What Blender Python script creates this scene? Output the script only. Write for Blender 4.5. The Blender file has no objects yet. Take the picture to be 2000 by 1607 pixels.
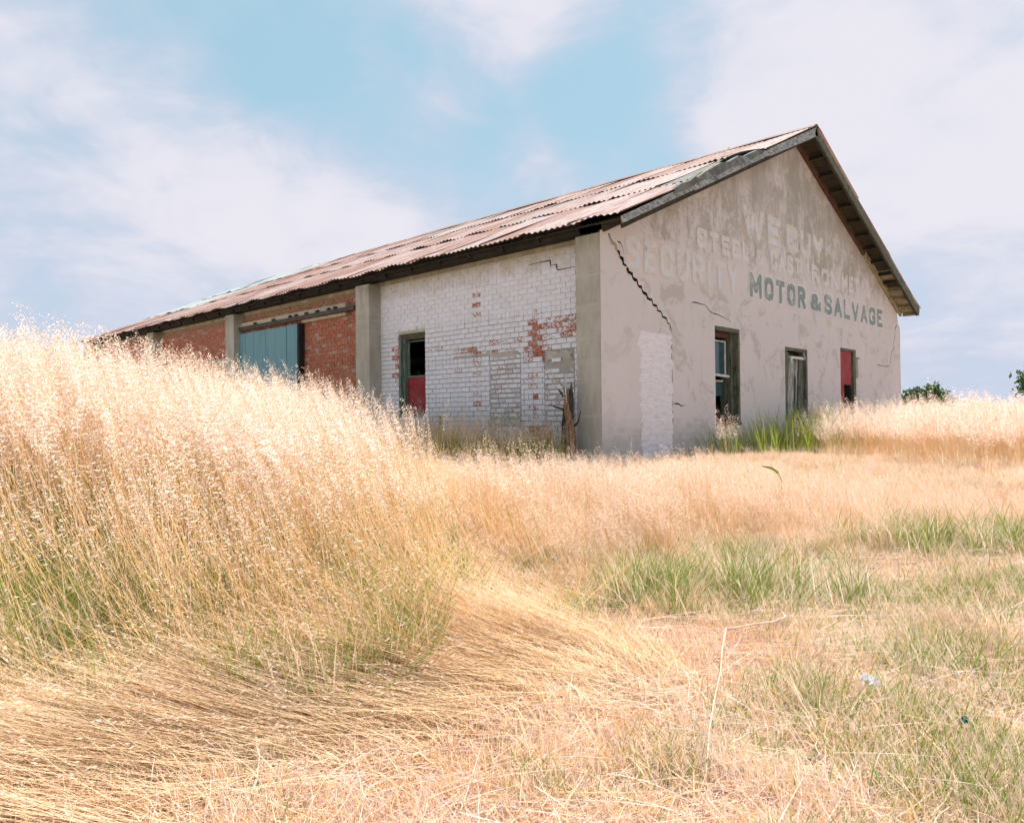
import bpy, math, random
import numpy as np
from mathutils import Vector, Matrix
from mathutils.geometry import delaunay_2d_cdt

random.seed(7)
RNG = np.random.default_rng(7)
SC = bpy.context.scene
COL = SC.collection
U = 1.25                      # building drawing units to metres

# ------------------------------------------------------------------ camera
YAW, PITCH, ROLL = 0.80524, 0.00973, -0.01048
CAM = np.array([-6.86242, -5.18073, 0.40144]) * U
fw = np.array([math.sin(YAW)*math.cos(PITCH), math.cos(YAW)*math.cos(PITCH), math.sin(PITCH)])
rt = np.array([math.cos(YAW), -math.sin(YAW), 0.0]); up = np.cross(rt, fw)
rr = math.cos(ROLL)*rt + math.sin(ROLL)*up
uu = -math.sin(ROLL)*rt + math.cos(ROLL)*up
cam = bpy.data.cameras.new('camera'); camo = bpy.data.objects.new('camera', cam); COL.objects.link(camo)
camo.matrix_world = Matrix([[rr[0], uu[0], -fw[0], CAM[0]], [rr[1], uu[1], -fw[1], CAM[1]], [rr[2], uu[2], -fw[2], CAM[2]], [0, 0, 0, 1]])
cam.sensor_width = 36.0; cam.lens = 1468.7/2000*36.0; cam.clip_end = 3000; cam.clip_start = 0.05
SC.camera = camo
RX, RY = rt[0], rt[1]                    # ground-plane right vector
FX, FY = math.sin(YAW), math.cos(YAW)    # ground-plane forward vector
def G2W(u, v): return CAM[0] + u*RX + v*FX, CAM[1] + u*RY + v*FY
def W2G(x, y):
    dx, dy = x-CAM[0], y-CAM[1]
    return dx*RX + dy*RY, dx*FX + dy*FY

# ------------------------------------------------------------------ light
SUN = Vector((0.40, 0.03, 0.90)).normalized()
elev = math.asin(SUN.z); azim = math.atan2(SUN.x, SUN.y)
sl = bpy.data.lights.new('sun', 'SUN'); sl.energy = 5.0; sl.angle = math.radians(0.6); sl.color = (1.0, 0.95, 0.88)
so = bpy.data.objects.new('sun', sl); COL.objects.link(so)
so.rotation_euler = SUN.to_track_quat('Z', 'Y').to_euler()

class NT:
    def __init__(s, tree): s.t = tree; s.n = tree.nodes; s.l = tree.links
    def new(s, typ, **kw):
        nd = s.n.new(typ)
        for k, v in kw.items(): setattr(nd, k, v)
        return nd
    def put(s, sock, v):
        if hasattr(v, 'is_output') or isinstance(v, bpy.types.NodeSocket): s.l.new(v, sock)
        elif isinstance(v, (tuple, list)) and sock.type == 'RGBA' and len(v) == 3: sock.default_value = (*v, 1)
        else: sock.default_value = v
    def math(s, op, a, b=0.0, c=0.0, clamp=False):
        nd = s.new('ShaderNodeMath', operation=op); nd.use_clamp = clamp
        s.put(nd.inputs[0], a); s.put(nd.inputs[1], b); s.put(nd.inputs[2], c); return nd.outputs[0]
    def mix(s, f, a, b, mode='MIX'):
        nd = s.new('ShaderNodeMix', data_type='RGBA', blend_type=mode)
        s.put(nd.inputs[0], f); s.put(nd.inputs[6], a); s.put(nd.inputs[7], b); return nd.outputs[2]
    def ramp(s, f, lo, hi, a=0.0, b=1.0):
        nd = s.new('ShaderNodeMapRange', interpolation_type='SMOOTHSTEP')
        s.put(nd.inputs[0], f); nd.inputs[1].default_value = lo; nd.inputs[2].default_value = hi
        nd.inputs[3].default_value = a; nd.inputs[4].default_value = b; return nd.outputs[0]
    def noise(s, vec, scale, detail=4, rough=0.55, dist=0.0, out=0):
        nd = s.new('ShaderNodeTexNoise'); s.put(nd.inputs['Vector'], vec)
        nd.inputs['Scale'].default_value = scale; nd.inputs['Detail'].default_value = detail
        nd.inputs['Roughness'].default_value = rough; nd.inputs['Distortion'].default_value = dist
        return nd.outputs[out]
    def scale(s, vec, sc, loc=(0, 0, 0)):
        nd = s.new('ShaderNodeMapping'); s.put(nd.inputs[0], vec); nd.inputs[1].default_value = loc; nd.inputs[3].default_value = sc
        return nd.outputs[0]
    def sep(s, vec):
        nd = s.new('ShaderNodeSeparateXYZ'); s.put(nd.inputs[0], vec); return nd.outputs

world = bpy.data.worlds.new('World'); SC.world = world; world.use_nodes = True
w = NT(world.node_tree); w.n.clear()
bg = w.new('ShaderNodeBackground'); wo = w.new('ShaderNodeOutputWorld'); w.l.new(bg.outputs[0], wo.inputs[0])
sky = w.new('ShaderNodeTexSky', sky_type='NISHITA'); sky.sun_disc = False
sky.sun_elevation = elev; sky.sun_rotation = azim; sky.air_density = 1.0; sky.dust_density = 2.0; sky.ozone_density = 1.0
SKY_K = 0.12
EXPO = 0.58; EK = 2**-EXPO      # view exposure, and the factor that keeps sky colours where they show
bg.inputs[1].default_value = SKY_K
tc = w.new('ShaderNodeTexCoord').outputs['Generated']
# (clouds are mixed over the Nishita sky further below, as part of the same sky)
def px_dir(x, y):
    d = fw + rr*(x-1000)/1468.7 - uu*(y-803.5)/1468.7
    return d/np.linalg.norm(d)
X = w.sep(tc)
# flatten the cloud layer towards the horizon
den = w.math('ADD', w.math('MAXIMUM', X[2], 0.0), 0.16)
cv = w.new('ShaderNodeCombineXYZ'); w.put(cv.inputs[0], w.math('DIVIDE', X[0], den)); w.put(cv.inputs[1], w.math('DIVIDE', X[1], den)); w.put(cv.inputs[2], w.math('MULTIPLY', X[2], 2.2))
n1 = w.noise(cv.outputs[0], 1.5, 9, 0.58, 0.35)
n2 = w.noise(w.scale(tc, (7.0, 7.0, 12.0)), 1.0, 8, 0.58, 0.5)
n = w.math('ADD', w.math('MULTIPLY', n1, 0.50), w.math('MULTIPLY', n2, 0.50))
cov = w.math('SUBTRACT', n, 0.5)
cov = w.math('MULTIPLY', cov, 3.8)
cov = w.math('ADD', cov, 0.14)
BL = [(330, 300, 12, .12), (950, 60, 10, .55), (1060, 30, 6, .20), (1780, 90, 16, .62), (1500, 120, 10, .42), (1650, 380, 14, .22), (1980, 420, 18, .16), (1500, 330, 8, .1), (1900, 560, 12, .12), (660, 400, 12, .55), (300, 480, 9, .2), (420, 340, 9, .28), (230, 230, 9, .15), (700, 430, 6, .3),
      (90, 650, 16, .10), (1080, 390, 7, .38), (880, 350, 6, .1), (60, 80, 6, .2), (-700, 300, 25, .3), (2800, 300, 25, .4),
      (560, 130, 5.5, -.45), (610, 230, 6, -.25), (860, 250, 8, -.45), (1150, 170, 5.5, -.5), (1050, 300, 7, -.40), (280, 90, 8, -.10), (20, 420, 9, -.12), (330, 110, 9, -.12), (1330, 30, 5, -.2)]
for (px, py, deg, a) in BL:
    d = px_dir(px, py)
    dp = w.new('ShaderNodeVectorMath', operation='DOT_PRODUCT'); w.put(dp.inputs[0], tc); dp.inputs[1].default_value = tuple(float(q) for q in d)
    m = w.ramp(dp.outputs['Value'], math.cos(math.radians(deg)), math.cos(math.radians(deg*0.12)), 0.0, a)
    cov = w.math('ADD', cov, m)
mask = w.ramp(cov, -0.45, 0.95)
thick = w.ramp(cov, 0.0, 1.25)
# Nishita colour, cleaned of its strong saturation by thin high veil
blue = w.mix(0.8, sky.outputs[0], (0.39*EK/SKY_K, 0.635*EK/SKY_K, 0.75*EK/SKY_K))
hz = w.ramp(X[2], -0.05, 0.42, 1.0, 0.0)
blue = w.mix(w.math('MULTIPLY', hz, 0.92), blue, (0.60*EK/SKY_K, 0.67*EK/SKY_K, 0.85*EK/SKY_K))
cloud = w.mix(thick, (0.63*EK/SKY_K, 0.66*EK/SKY_K, 0.80*EK/SKY_K), (0.86*EK/SKY_K, 0.83*EK/SKY_K, 0.90*EK/SKY_K))
fin = w.mix(w.math('MULTIPLY', mask, 0.92), blue, cloud)
w.l.new(fin, bg.inputs[0])

SC.view_settings.view_transform = 'Standard'; SC.view_settings.look = 'None'
SC.view_settings.gamma = 1.0; SC.view_settings.exposure = EXPO; SC.view_settings.use_curve_mapping = False
SC.render.engine = 'CYCLES'
SC.cycles.max_bounces = 6; SC.cycles.diffuse_bounces = 3; SC.cycles.transmission_bounces = 4; SC.cycles.transparent_max_bounces = 8
SC.cycles.use_adaptive_sampling = True; SC.cycles.adaptive_threshold = 0.03; SC.cycles.adaptive_min_samples = 12

# ------------------------------------------------------------------ materials
def mat(name, build, two=False):
    m = bpy.data.materials.new(name); m.use_nodes = True
    t = NT(m.node_tree); b = m.node_tree.nodes['Principled BSDF']
    b.inputs['Roughness'].default_value = 0.85; b.inputs['Specular IOR Level'].default_value = 0.25
    build(t, b); return m
def geo(t): return t.new('ShaderNodeNewGeometry').outputs['Position']
def bump(t, b, h, strength=0.4, dist=0.01):
    bp = t.new('ShaderNodeBump'); bp.inputs['Strength'].default_value = strength; bp.inputs['Distance'].default_value = dist
    t.put(bp.inputs['Height'], h); t.l.new(bp.outputs[0], b.inputs['Normal'])
def plain(name, col, rough=0.8, nz=0.25, sc=6, metal=0.0, col2=None):
    def f(t, b):
        p = geo(t); c2 = col2 or tuple(q*(1-nz) for q in col)
        t.l.new(t.mix(t.ramp(t.noise(p, sc, 6, 0.65), 0.35, 0.65), col, c2), b.inputs['Base Color'])
        b.inputs['Roughness'].default_value = rough; b.inputs['Metallic'].default_value = metal
        bump(t, b, t.noise(p, sc*8, 4), 0.3, 0.005)
    return mat(name, f)

def plaster_col(t, p, z_lo, z_hi):
    """taupe cement with pale limewash, vertical runs, scratches"""
    X = t.sep(p)
    big = t.noise(t.scale(p, (1, 1, 0.7)), 0.8, 5, 0.6, 0.3)
    run = t.noise(t.scale(p, (5, 5, 0.8)), 1.0, 7, 0.72, 0.9)
    fine = t.noise(p, 14, 7, 0.75)
    c = t.mix(t.ramp(big, 0.35, 0.65), (0.36, 0.335, 0.29), (0.46, 0.425, 0.385))
    blot = t.noise(t.scale(p, (2.2, 2.2, 1.4), (4, 2, 7)), 1.5, 9, 0.74, 0.8)
    lim = t.math('ADD', t.math('ADD', t.math('MULTIPLY', run, 0.28), t.math('MULTIPLY', blot, 0.62)), t.math('MULTIPLY', fine, 0.20))
    lim = t.math('ADD', lim, t.ramp(X[2], z_lo, z_hi, 0.11, -0.07))
    lim = t.math('ADD', lim, t.math('MULTIPLY', big, 0.25))
    c = t.mix(t.math('MULTIPLY', t.ramp(lim, 0.56, 0.68), 0.85), c, (0.63, 0.585, 0.595))
    sc1 = t.noise(t.scale(p, (1, 1, 2.6), (1, 9, 3)), 7, 8, 0.8, 1.2)
    c = t.mix(t.math('MULTIPLY', t.ramp(sc1, 0.58, 0.66), 0.55), c, (0.70, 0.66, 0.66))
    sc2 = t.noise(t.scale(p, (1, 1, 1), (7, 9, 3)), 1.9, 9, 0.75, 0.6)
    c = t.mix(t.math('MULTIPLY', t.ramp(sc2, 0.52, 0.60), 0.5), c, (0.37, 0.34, 0.29))
    dk = t.noise(t.scale(p, (9, 9, 1.1), (3, 1, 8)), 1.0, 6, 0.7, 0.6)
    c = t.mix(t.math('MULTIPLY', t.ramp(dk, 0.56, 0.74), 0.28), c, (0.33, 0.30, 0.25))
    # pale weeping runs
    wr = t.noise(t.scale(p, (9, 9, 0.45), (9, 5, 2)), 1.0, 5, 0.7, 0.5)
    c = t.mix(t.math('MULTIPLY', t.ramp(wr, 0.60, 0.70), 0.5), c, (0.66, 0.62, 0.625))
    sp = t.noise(p, 60, 3, 0.6)
    c = t.mix(t.math('MULTIPLY', t.ramp(sp, 0.62, 0.75), 0.35), c, (0.3, 0.27, 0.23))
    return c, fine, run
def f_plaster(t, b):
    p = geo(t); c, fine, run = plaster_col(t, p, 2.6, 3.9)
    X = t.sep(p)
    # older white band the sign was painted over
    bandn = t.noise(t.scale(p, (1.5, 1.5, 4)), 2.5, 5, 0.6)
    zz = t.math('ADD', X[2], t.math('MULTIPLY', bandn, 0.10))
    band = t.math('MULTIPLY', t.ramp(zz, 2.66, 2.72), t.ramp(zz, 3.30, 3.36, 1.0, 0.0))
    c = t.mix(t.math('MULTIPLY', band, 0.35), c, (0.62, 0.565, 0.555))
    cn = t.math('ADD', X[0], t.math('MULTIPLY', bandn, 0.9))
    c = t.mix(t.math('MULTIPLY', t.math('MULTIPLY', t.ramp(cn, 1.0, 1.9, 1, 0), t.ramp(X[2], 1.2, 2.2, 1, 0.25)), 0.55), c, (0.66, 0.60, 0.605))
    # damp dark foot and grey soot under the gable peak
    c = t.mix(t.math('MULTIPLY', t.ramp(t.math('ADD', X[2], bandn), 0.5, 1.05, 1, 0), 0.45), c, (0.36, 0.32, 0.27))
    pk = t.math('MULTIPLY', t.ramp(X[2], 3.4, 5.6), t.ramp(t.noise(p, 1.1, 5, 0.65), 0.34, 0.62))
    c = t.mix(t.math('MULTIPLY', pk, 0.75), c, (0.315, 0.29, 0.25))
    t.l.new(c, b.inputs['Base Color']); b.inputs['Roughness'].default_value = 0.95
    bump(t, b, t.math('ADD', fine, t.math('MULTIPLY', run, 0.6)), 0.5, 0.012)
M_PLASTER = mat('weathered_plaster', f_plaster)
def f_conc(t, b):
    p = geo(t); X = t.sep(p)
    n = t.noise(t.scale(p, (2.5, 2.5, 0.9)), 1.6, 6, 0.65, 0.3)
    c = t.mix(t.ramp(n, 0.35, 0.65), (0.46, 0.43, 0.375), (0.36, 0.335, 0.28))
    lift = t.ramp(t.noise(t.scale(p, (0.6, 0.6, 5)), 1.3, 3, 0.5), 0.55, 0.6)
    c = t.mix(t.math('MULTIPLY', lift, 0.35), c, (0.50, 0.47, 0.41))
    c = t.mix(t.math('MULTIPLY', t.ramp(t.noise(t.scale(p, (12, 12, 1.0)), 1, 5, 0.7), 0.6, 0.7), 0.4), c, (0.27, 0.25, 0.19))
    c = t.mix(t.math('MULTIPLY', t.ramp(X[2], 2.75, 3.15), t.ramp(n, 0.3, 0.6, 0.35, 0.8)), c, (0.23, 0.215, 0.14))  # olive discolouring, with shade under the eave painted in towards the top
    t.l.new(c, b.inputs['Base Color']); b.inputs['Roughness'].default_value = 0.95
    bump(t, b, t.noise(p, 30, 5, 0.7), 0.4, 0.006)
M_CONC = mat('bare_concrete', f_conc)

def f_brick(joined):
    def f(t, b):
        p = geo(t)
        if joined:
            a = t.new('ShaderNodeAttribute'); a.attribute_name = 'tint'; col = a.outputs['Color']; rnd = a.outputs['Alpha']
        else:
            oi = t.new('ShaderNodeObjectInfo'); col = oi.outputs['Color']; rnd = oi.outputs['Random']
        sc = t.new('ShaderNodeSeparateColor'); t.l.new(col, sc.inputs[0])
        wear, grime, red = sc.outputs[0], sc.outputs[1], sc.outputs[2]
        n = t.noise(p, 26, 5, 0.7); n2 = t.noise(p, 5, 5, 0.6)
        bare = t.mix(rnd, (0.40, 0.115, 0.06), (0.27, 0.085, 0.055))
        bare = t.mix(t.ramp(n, 0.4, 0.7), bare, (0.50, 0.21, 0.12))
        bare = t.mix(t.math('MULTIPLY', t.ramp(n2, 0.55, 0.72), 0.55), bare, (0.52, 0.40, 0.33))
        bare = t.mix(t.math('MULTIPLY', red, 0.75), bare, (0.40, 0.30, 0.255))
        paint = t.mix(t.ramp(n2, 0.3, 0.7), (0.76, 0.76, 0.83), (0.70, 0.70, 0.74))
        paint = t.mix(t.math('MULTIPLY', t.ramp(n, 0.55, 0.75), 0.35), paint, (0.50, 0.47, 0.45))
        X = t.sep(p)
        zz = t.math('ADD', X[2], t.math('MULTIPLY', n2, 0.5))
        paint = t.mix(t.ramp(zz, 2.95, 3.42, 0.0, 0.85), paint, (0.43, 0.40, 0.29))  # olive top of the white paint includes painted eave shade
        paint = t.mix(t.ramp(zz, 0.75, 1.15, 0.45, 0.0), paint, (0.45, 0.43, 0.40))
        paint = t.mix(grime, paint, (0.47, 0.43, 0.375))
        wn = t.math('ADD', wear, t.math('MULTIPLY', t.math('SUBTRACT', t.noise(t.scale(p, (1, 1, 1.8)), 24, 5, 0.75), 0.5), 2.3))
        c = t.mix(t.ramp(wn, 0.57, 0.63), paint, bare)
        if joined:
            bare2 = t.mix(t.ramp(t.math('ADD', X[2], t.math('MULTIPLY', n2, 0.5)), 3.10, 3.45), bare, (0.24, 0.20, 0.12))  # top red courses tinted dark olive, eave shade painted in
            isred = t.ramp(X[1], 5.7, 5.8)
            c = t.mix(isred, c, bare2)
        t.l.new(c, b.inputs['Base Color']); b.inputs['Roughness'].default_value = 0.9
        bump(t, b, n, 0.5, 0.006)
    return f
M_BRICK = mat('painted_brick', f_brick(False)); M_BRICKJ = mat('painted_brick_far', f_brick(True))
def f_mortar(t, b):
    p = geo(t); X = t.sep(p); n = t.noise(p, 9, 4, 0.6)
    low = t.mix(n, (0.30, 0.29, 0.27), (0.46, 0.44, 0.40))
    hi = t.mix(n, (0.64, 0.64, 0.67), (0.74, 0.74, 0.78))
    k = t.ramp(t.math('ADD', X[2], t.math('MULTIPLY', t.math('SUBTRACT', n, 0.5), 0.35)), 2.10, 2.24)
    c = t.mix(k, low, hi)
    c = t.mix(t.ramp(X[2], 2.95, 3.2), c, (0.38, 0.345, 0.24))  # mortar takes the same painted shade below the eave
    c = t.mix(t.ramp(X[1], 5.7, 5.8), c, t.mix(n, (0.40, 0.24, 0.17), (0.50, 0.33, 0.25)))
    t.l.new(c, b.inputs['Base Color'])
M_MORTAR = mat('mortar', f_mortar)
def f_white(t, b):
    p = geo(t); n = t.noise(t.scale(p, (1, 1, 4)), 6, 6, 0.7)
    c = t.mix(t.ramp(n, 0.4, 0.7), (0.74, 0.71, 0.755), (0.60, 0.56, 0.59))
    c = t.mix(t.math('MULTIPLY', t.ramp(t.noise(p, 3, 5), 0.55, 0.7), 0.5), c, (0.66, 0.56, 0.55))
    t.l.new(c, b.inputs['Base Color']); bump(t, b, n, 0.6, 0.01)
M_WHITEWASH = mat('whitewash', f_white)
M_CRACK = plain('crack_dark', (0.05, 0.04, 0.03))
M_DARK = plain('dark_wood', (0.035, 0.03, 0.024), 0.9, 0.4, 8)
def wood(name, a, bcol, grain=(2, 2, 30)):
    def f(t, b):
        p = geo(t); n = t.noise(t.scale(p, grain), 3, 6, 0.7, 0.4); n2 = t.noise(p, 4, 4)
        c = t.mix(t.ramp(n, 0.35, 0.65), a, bcol)
        c = t.mix(t.math('MULTIPLY', t.ramp(n2, 0.6, 0.7), 0.5), c, tuple(q*0.4 for q in bcol))
        t.l.new(c, b.inputs['Base Color']); b.inputs['Roughness'].default_value = 0.9; bump(t, b, n, 0.6, 0.006)
    return mat(name, f)
M_FASCIA = wood('grey_fascia', (0.42, 0.43, 0.44), (0.12, 0.14, 0.13), (3, 30, 10))
M_SOFFIT = wood('dark_soffit', (0.055, 0.045, 0.03), (0.03, 0.025, 0.018), (4, 30, 4))
M_SOFFITL = wood('pale_soffit', (0.42, 0.37, 0.25), (0.16, 0.14, 0.08), (4, 30, 4))
M_RAFTR = wood('reddish_rafter', (0.13, 0.06, 0.035), (0.06, 0.035, 0.02))
M_OLIVE = wood('olive_frame', (0.17, 0.175, 0.12), (0.06, 0.065, 0.04), (14, 14, 1.5))
M_GREENFR = wood('green_frame', (0.22, 0.28, 0.24), (0.07, 0.10, 0.07), (14, 14, 1.5))
M_GREYPLANK = wood('silver_plank', (0.50, 0.49, 0.47), (0.13, 0.14, 0.12), (14, 14, 1.2))
M_DKPLANK = wood('mossy_plank', (0.17, 0.18, 0.14), (0.05, 0.06, 0.045), (14, 14, 1.2))
M_BEIGE = wood('beige_board', (0.55, 0.49, 0.38), (0.40, 0.34, 0.24), (12, 3, 12))
M_IRON = plain('rusty_iron', (0.09, 0.075, 0.065), 0.7, 0.4, 12)
M_WHITEPAINT = plain('white_paint', (0.66, 0.66, 0.66), 0.6, 0.3, 10)
M_LINTEL = plain('concrete_lintel', (0.50, 0.48, 0.41), 0.9, 0.2, 6)
def f_red(t, b):
    p = geo(t); X = t.sep(p); n = t.noise(p, 12, 6, 0.7)
    c = t.mix(t.ramp(n, 0.3, 0.7), (0.30, 0.030, 0.035), (0.22, 0.025, 0.03))
    wear = t.math('ADD', t.noise(t.scale(p, (1, 1, 0.6)), 8, 6, 0.7), t.ramp(X[2], 0.55, 1.25, 0.22, -0.02))
    c = t.mix(t.math('MULTIPLY', t.ramp(t.noise(p, 3, 6, 0.7), 0.4, 0.7), 0.45), c, (0.36, 0.10, 0.09))
    c = t.mix(t.ramp(wear, 0.62, 0.67), c, (0.30, 0.27, 0.22))
    t.l.new(c, b.inputs['Base Color']); b.inputs['Roughness'].default_value = 0.7
M_RED = mat('peeling_red_board', f_red)
def f_blue(t, b):
    p = geo(t); n = t.noise(t.scale(p, (5, 12, 0.5)), 2, 6, 0.65); n2 = t.noise(p, 40, 3)
    c = t.mix(t.ramp(n, 0.3, 0.7), (0.115, 0.26, 0.31), (0.17, 0.33, 0.375))
    c = t.mix(t.math('MULTIPLY', t.ramp(n2, 0.6, 0.75), 0.3), c, (0.3, 0.4, 0.42))
    t.l.new(c, b.inputs['Base Color']); b.inputs['Roughness'].default_value = 0.6
M_BLUE = mat('faded_blue_metal', f_blue)
def f_glass(t, b):
    p = geo(t); n = t.noise(p, 6, 5, 0.6)
    t.l.new(t.mix(n, (0.015, 0.05, 0.055), (0.05, 0.10, 0.10)), b.inputs['Base Color'])
    b.inputs['Roughness'].default_value = 0.12; b.inputs['Specular IOR Level'].default_value = 0.6
M_GLASS = mat('grimy_glass', f_glass)
def f_rust(t, b):
    p = geo(t); oi = t.new('ShaderNodeObjectInfo'); r = oi.outputs['Random']
    sc = t.new('ShaderNodeSeparateColor'); t.l.new(oi.outputs['Color'], sc.inputs[0])
    q = t.new('ShaderNodeVectorMath', operation='ADD'); t.l.new(p, q.inputs[0]); t.l.new(r, q.inputs[1])
    n = t.noise(t.scale(q.outputs[0], (0.8, 3.5, 0.8)), 1.6, 7, 0.68, 0.5)
    n2 = t.noise(t.scale(p, (2, 9, 2)), 3, 5, 0.7)
    k = t.math('ADD', t.math('ADD', n, t.math('MULTIPLY', r, 0.26)), -0.13)
    c = t.mix(t.ramp(k, 0.34, 0.60), (0.42, 0.325, 0.305), (0.275, 0.145, 0.115))
    c = t.mix(t.math('MULTIPLY', t.ramp(n2, 0.52, 0.70), 0.8), c, (0.23, 0.125, 0.10))
    c = t.mix(t.math('MULTIPLY', t.ramp(n, 0.30, 0.40, 1, 0), 0.4), c, (0.50, 0.44, 0.43))
    c = t.mix(sc.outputs[0], c, (0.38, 0.45, 0.44))
    t.l.new(c, b.inputs['Base Color']); b.inputs['Roughness'].default_value = 0.75; b.inputs['Metallic'].default_value = 0.0
M_RUST = mat('rusty_corrugated_iron', f_rust)
M_PEEL = plain('green_grey_iron', (0.16, 0.165, 0.15), 0.7, 0.5, 5)

def f_sign(base, cover, wash, seed):
    """old paint film: cover = how much of it survives, wash = how strongly it still shows where it does"""
    def f(t, b):
        p = geo(t); c, fine, run = plaster_col(t, p, 2.6, 3.9)
        n = t.noise(t.scale(p, (1, 1, 1), (seed, 0, 0)), 3.2, 8, 0.76, 0.5); n2 = t.noise(t.scale(p, (1, 1, .45)), 26, 4, 0.7)
        k = t.ramp(t.math('ADD', n, t.math('MULTIPLY', t.math('SUBTRACT', n2, 0.5), 0.7)), 0.42+(cover-.5)*.5, 0.58+(cover-.5)*.5, 1.0, 0.10)
        t.l.new(t.mix(t.math('MULTIPLY', k, wash), c, base), b.inputs['Base Color']); b.inputs['Roughness'].default_value = 0.95
    return f
M_SGREEN = mat('faded_green_paint', f_sign((0.175, 0.245, 0.235), 0.68, 0.88, 3))
M_SPALE = mat('faded_pale_paint', f_sign((0.67, 0.63, 0.635), 0.64, 0.82, 5))
M_SBLUE = mat('ghost_blue_paint', f_sign((0.61, 0.63, 0.665), 0.60, 0.76, 8))
M_SYEL = mat('ghost_yellow_outline', f_sign((0.68, 0.58, 0.43), 0.68, 0.80, 11))

def straw(name, a, bcol, trans=0.35, varn=0.5):
    m = bpy.data.materials.new(name); m.use_nodes = True; t = NT(m.node_tree); t.n.clear()
    out = t.new('ShaderNodeOutputMaterial'); d = t.new('ShaderNodeBsdfDiffuse'); tr = t.new('ShaderNodeBsdfTranslucent'); mx = t.new('ShaderNodeMixShader')
    oi = t.new('ShaderNodeObjectInfo'); p = geo(t)
    n = t.noise(p, 1.1, 3, 0.6); n3 = t.noise(p, 45, 2)
    k = t.math('ADD', t.math('MULTIPLY', oi.outputs['Random'], varn), t.math('MULTIPLY', t.math('ADD', n, t.math('SUBTRACT', n3, 0.5)), 1-varn*0.6))
    c = t.mix(t.ramp(k, 0.2, 0.95), a, bcol)
    t.l.new(c, d.inputs[0]); t.l.new(c, tr.inputs[0]); mx.inputs[0].default_value = trans
    t.l.new(d.outputs[0], mx.inputs[1]); t.l.new(tr.outputs[0], mx.inputs[2]); t.l.new(mx.outputs[0], out.inputs[0])
    return m
M_STEM = straw('golden_stem', (0.95, 0.76, 0.48), (0.90, 0.60, 0.28), 0.45, 0.7)
M_HEAD = straw('pale_seed_head', (0.97, 0.86, 0.80), (0.93, 0.76, 0.66), 0.5)
M_DRYLEAF = straw('dry_blade', (0.96, 0.82, 0.69), (0.88, 0.65, 0.46), 0.45)
M_THATCH = straw('pinkish_thatch', (0.96, 0.82, 0.74), (0.80, 0.58, 0.48), 0.35)
M_LYING = straw('bleached_straw', (0.98, 0.86, 0.69), (0.95, 0.74, 0.50), 0.5)
M_MIDSTEM = straw('pale_stem', (0.96, 0.82, 0.62), (0.93, 0.70, 0.46), 0.5, 0.7)
M_GREEN = straw('green_blade', (0.20, 0.30, 0.035), (0.40, 0.45, 0.09), 0.45)
M_GREENB = straw('blue_green_blade', (0.15, 0.30, 0.07), (0.30, 0.43, 0.10), 0.45)
M_YGREEN = straw('yellow_green_blade', (0.42, 0.43, 0.13), (0.26, 0.31, 0.07), 0.4)
M_LEAF = straw('tree_leaf', (0.05, 0.10, 0.05), (0.13, 0.19, 0.08), 0.35, 0.3)
def f_ground(t, b):
    p = geo(t); n = t.noise(p, 1.3, 6, 0.65); n2 = t.noise(p, 22, 6, 0.75); n3 = t.noise(t.scale(p, (60, 14, 20)), 1, 4, 0.7, 1.5)
    c = t.mix(t.ramp(n2, 0.38, 0.62), (0.15, 0.095, 0.06), (0.60, 0.44, 0.32))
    c = t.mix(t.ramp(n3, 0.5, 0.65), c, (0.82, 0.65, 0.50))
    c = t.mix(t.math('MULTIPLY', t.ramp(n, 0.54, 0.66), 0.25), c, (0.26, 0.25, 0.11))
    far = t.new('ShaderNodeCameraData')
    t.l.new(c, b.inputs['Base Color']); b.inputs['Roughness'].default_value = 1.0; b.inputs['Specular IOR Level'].default_value = 0.05
    bump(t, b, n2, 0.6, 0.02)
M_GROUND = mat('thatchy_ground', f_ground)
def f_bark(t, b):
    p = geo(t); n = t.noise(t.scale(p, (14, 14, 1.6)), 3, 6, 0.75, 0.6)
    c = t.mix(t.ramp(n, 0.35, 0.6), (0.085, 0.05, 0.03), (0.34, 0.20, 0.12))
    c = t.mix(t.ramp(n, 0.62, 0.72), c, (0.62, 0.47, 0.36))
    t.l.new(c, b.inputs['Base Color']); bump(t, b, n, 0.8, 0.02)
M_BARK = mat('dead_bark', f_bark)
M_BARKD = plain('dark_bark', (0.07, 0.06, 0.05), 0.9, 0.5, 10)
M_BARKP = plain('bleached_bark', (0.62, 0.60, 0.56), 0.9, 0.3, 14)

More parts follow.
